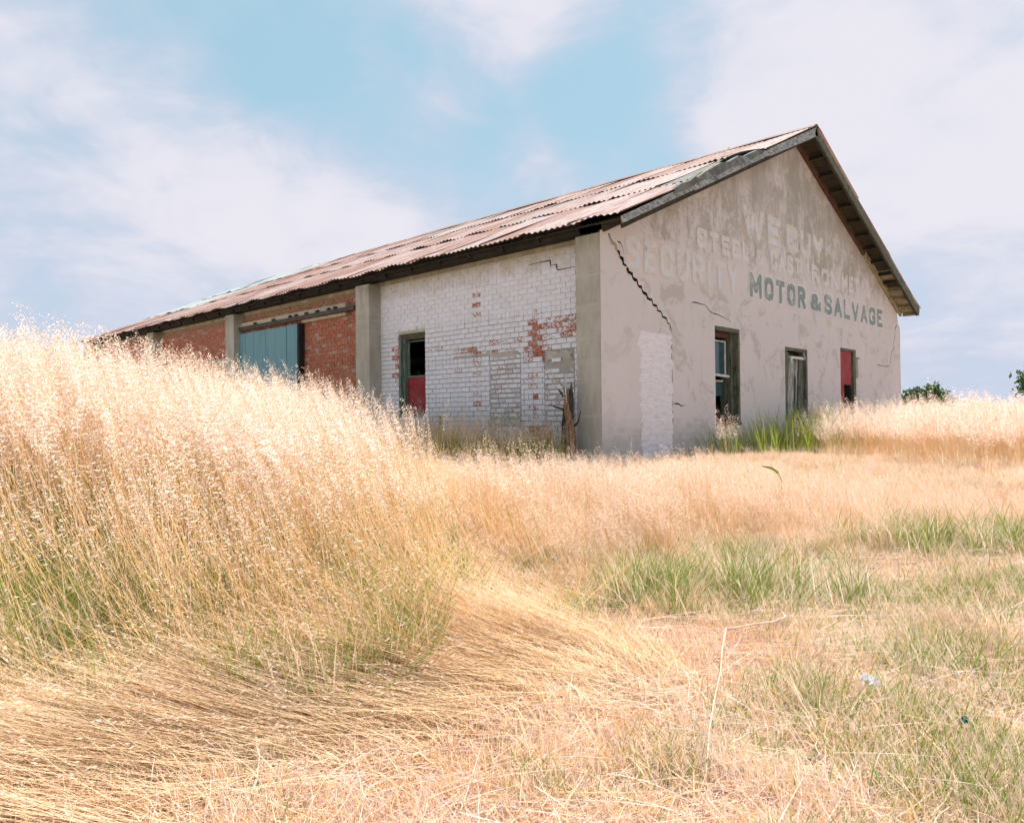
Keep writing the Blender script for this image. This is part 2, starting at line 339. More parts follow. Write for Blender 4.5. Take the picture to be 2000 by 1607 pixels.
# ------------------------------------------------------------------ mesh helpers
def link(name, me, m=None, parent=None, **props):
    o = bpy.data.objects.new(name, me); COL.objects.link(o)
    if m is not None and me is not None and len(me.materials) == 0: me.materials.append(m)
    if parent is not None: o.parent = parent
    for k, v in props.items(): o[k] = v
    return o
def empty(name, loc=(0, 0, 0), **props):
    o = bpy.data.objects.new(name, None); COL.objects.link(o); o.location = loc; o.empty_display_size = 0.2
    for k, v in props.items(): o[k] = v
    return o
def mesh(name, vs, fs, smooth=False, k=U):
    me = bpy.data.meshes.new(name); me.from_pydata([tuple(float(c)*k for c in v) for v in vs], [], fs)
    if smooth: me.polygons.foreach_set('use_smooth', [True]*len(me.polygons))
    me.update(); return me
class MB:
    def __init__(s): s.v = []; s.f = []
    def box(s, x0, x1, y0, y1, z0, z1):
        b = len(s.v)
        s.v += [(x0,y0,z0),(x1,y0,z0),(x1,y1,z0),(x0,y1,z0),(x0,y0,z1),(x1,y0,z1),(x1,y1,z1),(x0,y1,z1)]
        s.f += [(b,b+3,b+2,b+1),(b+4,b+5,b+6,b+7),(b,b+1,b+5,b+4),(b+1,b+2,b+6,b+5),(b+2,b+3,b+7,b+6),(b+3,b,b+4,b+7)]
        return s
    def hexa(s, pts):
        b = len(s.v); s.v += [tuple(p) for p in pts]
        s.f += [(b,b+3,b+2,b+1),(b+4,b+5,b+6,b+7),(b,b+1,b+5,b+4),(b+1,b+2,b+6,b+5),(b+2,b+3,b+7,b+6),(b+3,b,b+4,b+7)]
        return s
    def tube(s, pts, rad, n=6, cap=True):
        pts = [Vector(p) for p in pts]; b0 = len(s.v)
        if not hasattr(rad, '__len__'): rad = [rad]*len(pts)
        for i, p in enumerate(pts):
            d = (pts[min(i+1, len(pts)-1)] - pts[max(i-1, 0)]).normalized()
            a = d.cross(Vector((0.3, 0.1, 1)) if abs(d.z) < 0.9 else Vector((1, 0.1, 0))).normalized(); c = d.cross(a)
            for k in range(n):
                t = 2*math.pi*k/n; q = p + (a*math.cos(t) + c*math.sin(t))*rad[i]; s.v.append(tuple(q))
        for i in range(len(pts)-1):
            for k in range(n):
                k2 = (k+1) % n; a0 = b0+i*n
                s.f.append((a0+k, a0+k2, a0+n+k2, a0+n+k))
        if cap: s.f.append(tuple(b0+k for k in range(n))[::-1]); s.f.append(tuple(b0+(len(pts)-1)*n+k for k in range(n)))
        return s
    def mk(s, name, m, parent=None, smooth=False, k=U, **props):
        return link(name, mesh(name, s.v, s.f, smooth, k), m, parent, **props)

# ------------------------------------------------------------------ warehouse
WH = empty('warehouse', (0, 0, 0), label='old gabled warehouse of whitewashed brick and weathered plaster under a rusty corrugated roof', category='building')
W_ = 10.643; L_ = 18.0; D_ = 0.2225; PW = 0.357; ZA = 1.7302; CB = 0.0677
RIDX = 5.3216; SL = (5.05-2.62)/(RIDX+0.1)
def roofz(x): return 2.62 + SL*((x if x <= RIDX else 2*RIDX-x)+0.1)

def inpoly(x, y, P):
    c = False; n = len(P)
    for i in range(n):
        x0, y0 = P[i]; x1, y1 = P[(i+1) % n]
        if (y0 > y) != (y1 > y) and x < (x1-x0)*(y-y0)/(y1-y0)+x0: c = not c
    return c
def sheet_with_holes(outer, holes, plane):
    """triangulated flat sheet with holes; plane maps (a, b) to 3d"""
    vs, es = [], []
    for P in [outer]+holes:
        b = len(vs); vs += [Vector(p) for p in P]; es += [(b+i, b+(i+1) % len(P)) for i in range(len(P))]
    r = delaunay_2d_cdt(vs, es, [], 0, 1e-6)
    fs = []
    for f in r[2]:
        cx = sum(r[0][i].x for i in f)/3; cy = sum(r[0][i].y for i in f)/3
        if inpoly(cx, cy, outer) and not any(inpoly(cx, cy, h) for h in holes): fs.append(tuple(f))
    return [plane(v.x, v.y) for v in r[0]], fs

W1 = (2.60, 3.32, 0.32, 1.665); W2 = (4.85, 5.72, 0.33, 1.51); W3 = (7.20, 7.97, 0.30, 1.64)
def crack_poly(pts, wd, seed):
    r = random.Random(seed); L, R = [], []
    out = []
    for i in range(len(pts)-1):
        (x0, z0), (x1, z1) = pts[i], pts[i+1]
        out.append((x0, z0)); out.append(((x0+x1)/2+r.uniform(-.008, .008), (z0+z1)/2+r.uniform(-.008, .008)))
    out.append(pts[-1]); n = len(out)
    for i, (x, z) in enumerate(out):
        a = out[max(i-1, 0)]; c = out[min(i+1, n-1)]; dx, dz = c[0]-a[0], c[1]-a[1]; l = math.hypot(dx, dz) or 1
        k = wd*(0.45+0.75*r.random())*(1.0 if 0 < i < n-1 else 0.25)*(1.25-0.7*i/n)
        L.append((x-dz/l*k/2, z+dx/l*k/2)); R.append((x+dz/l*k/2, z-dx/l*k/2))
    return L + R[::-1]
CR1 = [(.172,2.53),(.195,2.47),(.225,2.44),(.25,2.425),(.30,2.415),(.325,2.355),(.37,2.34),(.385,2.285),(.44,2.27),(.452,2.215),(.535,2.205),(.55,2.135),(.63,2.12),(.65,2.07),(.73,2.055),(.75,1.995),(.82,1.985),(.85,1.93),(.92,1.915),(.95,1.865),(1.04,1.855),(1.06,1.80),(1.15,1.79),(1.17,1.735),(1.25,1.725),(1.28,1.665),(1.37,1.655),(1.39,1.60),(1.45,1.585),(1.49,1.50)]
CR2 = [(1.982,1.918),(2.15,1.93),(2.33,1.926),(2.439,1.867),(2.55,1.828),(2.70,1.825),(2.86,1.80),(3.016,1.769),(3.06,1.72)]
CR3 = [(10.44,2.33),(10.31,2.22),(10.29,2.08),(10.21,1.95),(10.21,1.81),(10.04,1.70),(10.0,1.58),(9.9,1.417),(9.5,1.40),(9.122,1.404)]
CR4 = [(.33,2.47),(.40,2.46),(.45,2.40),(.46,2.32)]
CR5 = [(1.50,.565),(1.60,.575),(1.70,.545),(1.80,.55)]
CR6 = [(1.50,1.45),(1.485,1.2),(1.50,.9),(1.49,.6),(1.50,.3),(1.495,.1)]
def ztop(x): return roofz(x) - 0.13
r = random.Random(3)
outer = [(0, -0.7), (W_, -0.7), (W_, 1.2), (W_-.02, 1.6), (W_, 2.1), (W_-.03, 2.28), (W_-.14, 2.36), (W_-.2, ztop(W_)+.03), (RIDX, ztop(RIDX)), (0.0, ztop(0))]
cracks = [crack_poly(CR1, .046, 1), crack_poly(CR2, .016, 2), crack_poly(CR3, .020, 3), crack_poly(CR4, .014, 4), crack_poly(CR5, .018, 5), crack_poly(CR6, .010, 6)]
def rect(q): return [(q[0], q[2]), (q[1], q[2]), (q[1], q[3]), (q[0], q[3])]
wins = [rect(W1), rect(W2), rect(W3)]
vs, fs = sheet_with_holes(outer, wins+cracks, lambda a, b: (a, 0.0, b))
vs = list(vs); fs = [tuple(f) for f in fs]
# orient to -y
def nrm(f):
    a, b_, c = (Vector(vs[i]) for i in f[:3]); return (b_-a).cross(c-a)
fs = [f if nrm(f).y < 0 else f[::-1] for f in fs]
for P, dep in [(p, 0.26) for p in wins] + [(p, 0.045) for p in cracks]:
    b = len(vs); n = len(P)
    vs += [(x, 0.0, z) for x, z in P] + [(x, dep, z) for x, z in P]
    fs += [(b+i, b+(i+1) % n, b+n+(i+1) % n, b+n+i) for i in range(n)]
gm = mesh('gable_wall', vs, fs)
nside = sum(len(p) for p in cracks); gm.materials.append(M_PLASTER); gm.materials.append(M_CRACK)
for pl_ in gm.polygons[len(gm.polygons)-nside:]: pl_.material_index = 1  # crack sides coloured dark to paint in the shade inside
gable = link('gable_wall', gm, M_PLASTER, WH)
vs2, fs2 = sheet_with_holes(outer, wins, lambda a, b: (a, 0.045, b))
link('wall_core', mesh('wall_core', vs2, fs2), M_CRACK, gable)
# remaining walls (right side, back)
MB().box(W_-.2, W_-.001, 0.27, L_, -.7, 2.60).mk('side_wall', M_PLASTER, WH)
bk = MB(); bk.v = [(0, L_, -.7), (W_, L_, -.7), (W_, L_, ztop(W_)), (RIDX, L_, ztop(RIDX)), (0, L_, ztop(0)), (0, L_-.2, -.7), (W_, L_-.2, -.7), (W_, L_-.2, ztop(W_)), (RIDX, L_-.2, ztop(RIDX)), (0, L_-.2, ztop(0))]
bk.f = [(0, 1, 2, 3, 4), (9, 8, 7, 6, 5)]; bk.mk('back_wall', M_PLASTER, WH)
MB().box(.4, W_-.3, .4, L_-.3, -.12, -.05).mk('floor', M_CONC, WH)

# whitewashed patch beside the corner (bricked-up opening): rippled courses under the paint
nx, nz = 26, 110; pv, pf = [], []
rp = np.random.default_rng(5); jit = rp.normal(0, 1, (nz+1, nx+1))
rowoff = rp.normal(0, .25, 40)
for j in range(nz+1):
    for i in range(nx+1):
        x = .775 + .715*i/nx; z = -.25 + 1.70*j/nz + .006*math.sin(i*.8+j*.11)
        course = (z+.012*math.sin(x*9+1.3*math.sin(z*7)))/0.0677; fr = course-math.floor(course)
        relief = -0.010*max(0, 1-abs(fr-.5)*-2-0) if False else -0.009*(1 if fr < .16 else 0)*(0.5+0.5*math.sin(x*13+math.floor(course)*2.1))
        edge = min(i, nx-i)/2.0
        y = -0.008 - relief*-1 + 0.0018*jit[j, i] - 0.004*math.sin(z*17+x*5)*.4
        if edge < 1: y += 0.009*(1-edge)
        pv.append((x + (.022*jit[j//3, i] + .016*math.sin(j*.23) + .010*math.sin(j*.61) if i in (0, nx) else 0), y, z))
for j in range(nz):
    for i in range(nx):
        a = j*(nx+1)+i; pf.append((a, a+1, a+nx+2, a+nx+1))
link('whitewashed_infill', mesh('whitewashed_infill', pv, pf, True), M_WHITEWASH, gable, label='bright whitewashed bricked-up opening beside the corner')

# ---- painted sign: block letters from stroke skeletons, meshed as fine worn-edged cells
def arc(cx, cy, rx, ry, a0, a1, n=9): return [(cx+rx*math.cos(math.radians(a0+(a1-a0)*i/n)), cy+ry*math.sin(math.radians(a0+(a1-a0)*i/n))) for i in range(n+1)]
GL = {
 'M': [[(0,0),(0,1)],[(0,1),(.5,.25)],[(.5,.25),(1,1)],[(1,1),(1,0)]],
 'O': [[(.5,1),(.85,.94),(1,.74),(1,.26),(.85,.06),(.5,0),(.15,.06),(0,.26),(0,.74),(.15,.94),(.5,1)]],
 'T': [[(0,1),(1,1)],[(.5,1),(.5,0)]],
 'R': [[(0,0),(0,1),(.55,1)]+arc(.55,.76,.42,.24,90,-90,7)+[(0,.52)],[(.5,.52),(1,0)]],
 'S': [[(.98,.80),(.88,.95),(.5,1),(.12,.95),(0,.78),(.12,.60),(.88,.42),(1,.23),(.88,.05),(.5,0),(.12,.05),(.02,.20)]],
 'A': [[(0,0),(.5,1),(1,0)],[(.2,.32),(.8,.32)]],
 'L': [[(0,1),(0,0),(1,0)]],
 'V': [[(0,1),(.5,0),(1,1)]],
 'G': [[(1,.78),(.85,.96),(.5,1),(.15,.96),(0,.78),(0,.22),(.15,.04),(.5,0),(.85,.04),(1,.22),(1,.44),(.62,.44)]],
 'E': [[(1,1),(0,1),(0,0),(1,0)],[(0,.52),(.75,.52)]],
 'C': [[(1,.74),(.86,.95),(.5,1),(.14,.95),(0,.76),(0,.24),(.14,.05),(.5,0),(.86,.05),(1,.26)]],
 'U': [[(0,1),(0,.35)]+arc(.5,.35,.5,.35,180,360,10)+[(1,1)]],
 'I': [[(.5,0),(.5,1)]],
 'Y': [[(0,1),(.5,.48),(1,1)],[(.5,.48),(.5,0)]],
 'W': [[(0,1),(.25,0),(.5,.8),(.75,0),(1,1)]],
 'B': [[(0,0),(0,1),(.5,1)]+arc(.5,.77,.40,.23,90,-90,7)+[(0,.54)],[(.5,.54)]+arc(.5,.27,.5,.27,90,-90,8)+[(0,0)]],
 'N': [[(0,0),(0,1)],[(0,1),(1,0)],[(1,0),(1,1)]],
 '&': [[(1,.0),(.18,.72)]+arc(.42,.80,.24,.20,180,0,8)+[(.60,.66),(.12,.34)]+arc(.42,.22,.36,.22,160,330,8)+[(1,.45)]],
}
WID = {'I': .30, 'M': 1.25, 'W': 1.3, 'L': .85, 'E': .88, '&': .95}
def letters(txt, bounds, m, y, stroke, parent, outline=None, gap=.30):
    """word stretched to bounds (x0,x1,z0,z1); stroke and outline widths in drawing units"""
    x0, x1, z0, z1 = bounds
    tot = sum(WID.get(c, 1.0) for c in txt) + gap*(len(txt)-1); k = (x1-x0)/tot; cur = x0
    rl = np.random.default_rng(len(txt)*7+int(x0*10))
    for ch in txt:
        wd = WID.get(ch, 1.0)*k
        o_ = outline[1] if outline else 0.0
        h = stroke/2
        lo = (cur+h, z0+h); hi = (cur+wd-h, z1-h)
        if ch == 'I': lo = (cur+wd/2-.001, z0+h); hi = (cur+wd/2+.001, z1-h)
        cell = .0085; gx = np.arange(cur-o_-cell, cur+wd+o_+cell, cell); gy_ = np.arange(z0-o_-cell, z1+o_+cell, cell)
        A, B = np.meshgrid(gx, gy_); dist = np.full(A.shape, 9.0)
        for pl in GL[ch]:
            for (a, b_) in zip(pl[:-1], pl[1:]):
                ax, az = lo[0]+(hi[0]-lo[0])*a[0], lo[1]+(hi[1]-lo[1])*a[1]; bx, bz = lo[0]+(hi[0]-lo[0])*b_[0], lo[1]+(hi[1]-lo[1])*b_[1]
                dx, dz = bx-ax, bz-az; L2 = dx*dx+dz*dz+1e-12
                t_ = np.clip(((A-ax)*dx+(B-az)*dz)/L2, 0, 1); ex, ez = A-(ax+t_*dx), B-(az+t_*dz)
                dd = np.maximum(np.hypot(ex, ez)*.80, np.maximum(np.abs(ex), np.abs(ez)))      # squarish brush ends
                dist = np.minimum(dist, dd)
        dist = dist + (rl.random(A.shape)-.5)*.004
        for nm, sel, yy, mm in (('letter', dist < h, y, m),) + ((('letter_outline', (dist >= h) & (dist < h+o_), y+.0012, outline[0]),) if outline else ()):
            V, F = [], []
            for j in range(sel.shape[0]):
                i = 0; row = sel[j]
                while i < len(row):
                    if row[i]:
                        e = i
                        while e+1 < len(row) and row[e+1]: e += 1
                        b0 = len(V); xa, xb, za, zb = gx[i]-cell/2, gx[e]+cell/2, gy_[j]-cell/2, gy_[j]+cell/2
                        V += [(xa, yy, za), (xb, yy, za), (xb, yy, zb), (xa, yy, zb)]; F.append((b0, b0+1, b0+2, b0+3)); i = e+1
                    else: i += 1
            if F: link(nm, mesh(nm, V, F), mm, parent)
        cur += wd + gap*k
letters('MOTOR', (3.66, 5.68, 2.185, 2.55), M_SGREEN, -.0045, .095, gable, outline=(M_SPALE, .030))
letters('&', (5.86, 6.33, 2.20, 2.49), M_SGREEN, -.0045, .075, gable, outline=(M_SPALE, .028))
letters('SALVAGE', (6.47, 9.50, 2.185, 2.545), M_SGREEN, -.0045, .086, gable, outline=(M_SPALE, .030))
letters('SECURITY', (.50, 3.29, 2.185, 2.58), M_SBLUE, -.0045, .080, gable, outline=(M_SYEL, .018))
letters('STEEL', (2.14, 3.66, 2.69, 2.96), M_SPALE, -.0045, .070, gable)
letters('&', (3.84, 4.12, 2.69, 2.93), M_SPALE, -.0045, .045, gable)
letters('CAST', (4.36, 5.49, 2.69, 3.01), M_SPALE, -.0045, .070, gable)
letters('IRON', (5.74, 7.12, 2.68, 2.99), M_SPALE, -.0045, .075, gable)
letters('METAL', (7.30, 8.78, 2.69, 3.01), M_SPALE, -.0045, .080, gable)
letters('WE', (3.50, 4.74, 3.08, 3.50), M_SBLUE, -.0045, .095, gable, outline=(M_SYEL, .022))
letters('BUY', (4.98, 6.44, 3.07, 3.48), M_SBLUE, -.0045, .10, gable, outline=(M_SYEL, .022))

# ---- concrete pillars along the side
PY = [0.0, 4.466, 8.978, 13.04, 17.643]
for i, y in enumerate(PY):
    p = MB()
    y1 = y+PW
    p.box(0.0, D_+.12, y + (.003 if i == 0 else 0), y1, -.7, 2.515)
    p.mk('pillar', M_CONC, WH)

# ---- brick side wall
wallm = MB()
wallm.box(D_+.010, D_+.19, .30, L_-.21, -.7, .46) ; wallm.box(D_+.010, D_+.19, .30, 3.385, .461, 1.6955); wallm.box(D_+.010, D_+.19, 4.01, L_-.21, .461, 1.6955); wallm.box(D_+.0035, D_+.19, .30, 4.47, 1.70, 2.60); wallm.box(D_+.009, D_+.19, 4.471, L_-.21, 1.70, 2.60)
BW = wallm.mk('brick_wall', M_MORTAR, WH)
def wear_at(y, z):
    """paint loss on the white bay (drawing units)"""
    g = 0.15
    def sp(y0, z0, sy, sz, a): return a*math.exp(-((y-y0)/sy)**2-((z-z0)/sz)**2)
    g += sp(2.28, 1.95, .035, .25, .55) + sp(1.52, 1.72, .05, .28, .30)
    g += sp(1.20, 1.50, .12, .22, .50) + sp(.85, 1.60, .40, .055, .45) + sp(.70, 1.44, .25, .045, .55) + sp(1.15, 1.30, .18, .10, .65)
    g += sp(1.02, 1.14, .12, .07, .95) + sp(1.30, 1.0, .08, .45, .35) + sp(1.14, 1.22, .12, .05, .4)
    g += sp(2.42, 1.33, .30, .05, .60) + sp(2.28, 1.05, .06, .35, .55) + sp(1.75, 1.42, .5, .04, .40) + sp(2.05, 1.28, .5, .03, .40)
    g += sp(1.22, .62, .05, .22, .60) + sp(4.08, 1.30, .04, .35, .55) + sp(3.25, 1.42, .25, .03, .45) + sp(2.62, 1.33, .2, .03, .3)
    g += sp(1.0, 1.98, .35, .05, .28) + sp(.65, 2.0, .1, .1, .22) + sp(2.27, .62, .05, .10, .45) + sp(2.70, 1.08, .06, .03, .4) + sp(.62, .78, .10, .05, .65) + sp(1.15, .15, .25, .12, .7)
    g += sp(1.35, 2.32, .12, .03, .35) + sp(1.05, 2.20, .12, .03, .3)
    g += sp(.75, 1.52, .45, .05, .35) + sp(1.2, 1.75, .06, .3, .3) + sp(.60, 1.60, .12, .2, .3) + sp(2.28, 2.1, .03, .35, .3) + sp(1.05, .9, .05, .5, .25) + sp(1.2, .2, .35, .16, .6) + sp(4.08, 1.2, .03, .5, .4)
    return min(g*.86, .78)
P1 = (1.46, 2.03, .42, 1.25); P2 = (.567, 1.056, .30, 1.22); DR = (3.385, 4.01, .46, 1.76)
bricks = []   # (y0,y1,z0,z1,wear,grime,red,proud)
BL_ = 0.1585; MJ = 0.0085
rb = random.Random(11)
def rowbricks(y0, y1, z, h, header, off, fn):
    step = BL_*(0.5 if header else 1.0)
    y = y0 + (off % step) - step
    while y < y1:
        a, b_ = max(y, y0), min(y+step-MJ, y1)
        if b_-a > 0.02: fn(a, b_, z, z+h-MJ*.9)
        y += step
def add(y0, y1, z0, z1, wear=None, grime=0.0, red=0.0):
    yc, zc = (y0+y1)/2, (z0+z1)/2
    j = lambda s: rb.uniform(-s, s)
    bricks.append((y0+j(.0012), y1+j(.0012), z0+j(.001), z1+j(.001), wear if wear is not None else wear_at(yc, zc)+rb.uniform(-.12, .16), min(1, max(0, grime)), red, rb.uniform(-.003, .003)))
def inside(a, b_, z0, z1, R, tol=.01): return b_ > R[0]+tol and a < R[1]-tol and z1 > R[2]+tol and z0 < R[3]-tol
# white bay
nrow = 0
n = -12
while True:
    z = ZA - n*CB
    if z < 0.02: break
    if z+CB < 2.60:
        hdr = (n % 8 == 0)
        def fn(a, b_, z0, z1):
            segs = [(a, b_)]
            for R in (P1, P2, DR):
                ns = []
                for (p, q) in segs:
                    if z1 > R[2]+.012 and z0 < R[3]-.012:
                        if p < R[0]: ns.append((p, min(q, R[0]-.004)))
                        if q > R[1]: ns.append((max(p, R[1]+.004), q))
                    else: ns.append((p, q))
                segs = ns
            for p, q in segs:
                if q-p > .018: add(p, q, z0, z1)
        rowbricks(PW+.004, 4.466-.004, z, CB, hdr, (0.5*BL_ if (n % 2) else 0)+.02, fn)
    n += 1
# bricked-up openings, laid less evenly with thick smeared mortar
for (R, hh, sd) in ((P1, .0605, 3), (P2, .063, 9)):
    q = random.Random(sd); z = R[2]+.004; k = 0
    while z + hh < R[3]:
        y = R[0]+.012 + (0 if k % 2 else -.07); top = z > R[3]-.30 and R is P2
        while y < R[1]-.02:
            ln = .135*q.uniform(.85, 1.12); a, b_ = max(y, R[0]+.012), min(y+ln, R[1]-.010)
            if b_-a > .03 and not (top and q.random() < .55):
                sk = q.uniform(0, .008)
                add(a, b_, z+sk, z+hh-.009-q.uniform(0, .006), grime=q.choice([0, 0, .1, .3, .6]), wear=q.choice([.1, .2, .3, .45]))
            y += ln+.012
        z += hh+.003; k += 1
# red bays
for (ya, yb) in ((4.823, 8.978), (9.335, 13.04), (13.40, 17.64)):
    n = -13
    while True:
        z = ZA - n*CB
        if z < 0.3: break
        if z+CB < 2.66:
            hdr = (n % 6 == 0)
            def fn2(a, b_, z0, z1):
                if ya < 5 and b_ > 7.0 and z1 < 2.13: return
                pt = (9.75, 10.35, .3, 1.62)
                if inside(a, b_, z0, z1, pt): return
                add(a, b_, z0, z1, wear=1.2, red=(1.0 if rb.random() < .10 else rb.random()*.25))
            rowbricks(ya+.003, yb-.003, z, CB, hdr, (0.5*BL_ if n % 2 else 0)+rb.uniform(-.01, .01), fn2)
        n += 1
camd = lambda b_: (b_[1]-b_[0])*(b_[3]-b_[2])/(((b_[0]+b_[1])/2+5.18)**2+47)**1.5
near = [b_ for b_ in bricks if b_[0] < 4.5]
vis = sorted([b_ for b_ in near if b_[2] > .38], key=lambda b_: -camd(b_))[:300]
visset = set(id(b_) for b_ in vis)
variants = []
for k in range(6):
    q = random.Random(k+50); e = .06
    m_ = MB(); X0, X1 = -.006, .05
    pts = []
    for (x, y, z) in [(0,0,0),(1,0,0),(1,1,0),(0,1,0),(0,0,1),(1,0,1),(1,1,1),(0,1,1)]:
        s_ = 0.02
        pts.append((x+(q.uniform(-.10, .10) if x == 0 else 0), y+q.uniform(-s_, s_)*.6, z+q.uniform(-s_, s_)*2))
    # chamfer look: front face slightly inset
    fr = [(pts[i][0]-.22, pts[i][1]+(.02 if pts[i][1] < .5 else -.02), pts[i][2]+(.06 if pts[i][2] < .5 else -.06)) for i in (0, 3, 7, 4)]
    m_.v = pts + fr
    m_.f = [(0,1,2,3)[::-1],(4,5,6,7),(0,1,5,4),(2,3,7,6),(8,9,3,0),(9,10,7,3),(10,11,4,7),(11,8,0,4),(11,10,9,8)]
    me = mesh('brick', m_.v, m_.f, k=1.0); me.materials.append(M_BRICK); variants.append(me)
DX = .022
for i, b_ in enumerate(vis):
    o = bpy.data.objects.new('brick', variants[i % 6]); COL.objects.link(o); o.parent = BW
    o.location = ((D_+b_[7])*U, b_[0]*U, b_[2]*U); o.scale = (DX*U, (b_[1]-b_[0])*U, (b_[3]-b_[2])*U)
    o.color = (b_[4], b_[5], b_[6], 1)
rest = [b_ for b_ in bricks if id(b_) not in visset]
RV, RF, RC = [], [], []
for b_ in rest:
    k = len(RV); x0 = D_+b_[7]-.004; x1 = D_+.02
    y0, y1, z0, z1 = b_[:4]; c = .0022
    RV += [(x0, y0+c, z0+c), (x0, y1-c, z0+c), (x0, y1-c, z1-c), (x0, y0+c, z1-c), (x0+.005, y0, z0), (x0+.005, y1, z0), (x0+.005, y1, z1), (x0+.005, y0, z1), (x1, y0, z0), (x1, y1, z0), (x1, y1, z1), (x1, y0, z1)]
    RF += [(k+3, k+2, k+1, k)]
    for i in range(4):
        j = (i+1) % 4; RF += [(k+i, k+j, k+4+j, k+4+i), (k+4+i, k+4+j, k+8+j, k+8+i)]
    RC += [(b_[4], b_[5], b_[6], rb.random())]*12
me = mesh('brick_courses', RV, RF); ca = me.color_attributes.new('tint', 'FLOAT_COLOR', 'POINT')
ca.data.foreach_set('color', np.array(RC, dtype=np.float32).ravel())
link('brick_courses', me, M_BRICKJ, BW, kind='stuff')
# smeared plaster over the second infill, plinth, top band
def slab_blob(name, y0, y1, z0, z1, x, m, parent, seed, edge=.03, n=18):
    q = random.Random(seed); P = []
    for i in range(n*2):
        t_ = i/(n*2)*4
        if t_ < 1: a, b_ = t_, 0
        elif t_ < 2: a, b_ = 1, t_-1
        elif t_ < 3: a, b_ = 3-t_, 1
        else: a, b_ = 0, 4-t_
        P.append((y0+(y1-y0)*a+q.uniform(-edge, edge), z0+(z1-z0)*b_+q.uniform(-edge, edge)))
    c = (sum(p[0] for p in P)/len(P), sum(p[1] for p in P)/len(P)); N = len(P)
    V = [(x, p[0], p[1]) for p in P] + [(x+.02, c[0]+(p[0]-c[0])*1.03, c[1]+(p[1]-c[1])*1.03) for p in P] + [(x-.002, c[0], c[1])]
    F = [(i, 2*N, (i+1) % N) for i in range(N)] + [(i, (i+1) % N, N+(i+1) % N, N+i) for i in range(N)]
    return link(name, mesh(name, V, F), m, parent)
M_SMEAR = plain('smeared_mortar', (0.50, 0.47, 0.42), 0.95, 0.25, 5)
slab_blob('mortar_smear', .62, 1.0, 1.13, 1.235, D_-.004, M_SMEAR, BW, 4, .03)
slab_blob('mortar_smear', 1.50, 2.03, 1.205, 1.275, D_-.004, M_SMEAR, BW, 6, .014)
slab_blob('mortar_smear', 1.50, 2.75, 1.262, 1.286, D_-.0085, M_SMEAR, BW, 7, .008)
# lower plinth ledge of patch one and stepped crack in the brick joint
MB().box(D_-.03, D_+.01, 1.46, 2.05, .33, .40).mk('sill', M_CONC, BW)
cm = MB()
for (a, b_) in zip([(1.30,2.30),(1.065,2.366),(.938,2.359),(.93,2.307),(.83,2.292),(.823,2.228),(.757,2.222)], [(1.065,2.366),(.938,2.359),(.93,2.307),(.83,2.292),(.823,2.228),(.757,2.222),(.539,2.217)]):
    pass
cpts = [(1.30, 2.362), (.938, 2.366), (.93, 2.299), (.83, 2.298), (.823, 2.231), (.60, 2.231), (.37, 2.231)]
cp = crack_poly(cpts, .012, 21); N = len(cp)
cv_ = [(D_-.012, a, b_) for a, b_ in cp] + [(D_+.01, a, b_) for a, b_ in cp]
link('crack', mesh('crack', cv_, [tuple(range(N))] + [(i, (i+1) % N, N+(i+1) % N, N+i) for i in range(N)]), M_CRACK, BW)
# top beam above pillars/brick, dark to paint in eave shade; rough olive plaster band
MB().box(.02, D_+.2, .30, L_-.21, 2.555, 2.70).mk('top_beam', M_DARK, WH)
MB().box(D_-.010, D_+.02, .36, L_-.21, 2.49, 2.5545).mk('plaster_band', M_CONC, WH)

# ---- side opening with green frame, black void and red board
sw = empty('window', (0, 0, 0), label='side opening with green frame, dark void above a peeling red board'); sw.parent = WH
xf = D_+.05
MB().box(xf, xf+.05, 3.93, 3.985, .46, 1.69).mk('frame', M_GREENFR, sw)
MB().box(D_-.004, xf-.001, 3.965, 4.008, .46, 1.70).mk('frame', M_GREENFR, sw)
MB().box(xf, xf+.05, 3.387, 3.405, .46, 1.69).mk('frame', M_GREENFR, sw)
hd = MB()
for k in range(4): hd.box(D_+.01+.018*k, D_+.03+.018*k, 3.39, 3.984-.01*k, 1.705-.022*(k+1), 1.705-.022*k)
hd.mk('frame', M_OLIVE, sw)
MB().box(xf+.052, xf+.075, 3.42, 3.925, 1.045, 1.07).mk('rail', M_GREENFR, sw)
MB().box(xf+.052, xf+.075, 3.895, 3.925, 1.071, 1.60).mk('stile', M_GREENFR, sw)
MB().box(xf+.052, xf+.075, 3.42, 3.8949, 1.58, 1.60).mk('rail', M_GREENFR, sw)
MB().box(xf+.055, xf+.07, 3.41, 3.928, .46, 1.044).mk('board', M_RED, sw)
MB().box(D_-.002, D_+.01, 3.36, 4.06, 1.702, 1.745).mk('lintel', M_LINTEL, sw)
M_LITPANEL = plain('lit_interior_panel', (0.62, 0.60, 0.42))
MB().box(1.2, 1.25, 4.75, 5.10, .55, 1.23).mk('panel', M_LITPANEL, sw)  # added panel; its pale colour stands in for a lit surface deep inside
# small opening with concrete lintel and red board in the third bay
sw2 = empty('window', (0, 0, 0), label='low red-boarded opening under a concrete lintel, half hidden by grass'); sw2.parent = WH
MB().box(D_-.01, D_+.03, 9.72, 10.5, 1.63, 1.70).mk('lintel', M_LINTEL, sw2)
MB().box(D_+.011, D_+.03, 9.75, 10.35, .3, 1.629).mk('board', M_RED, sw2)

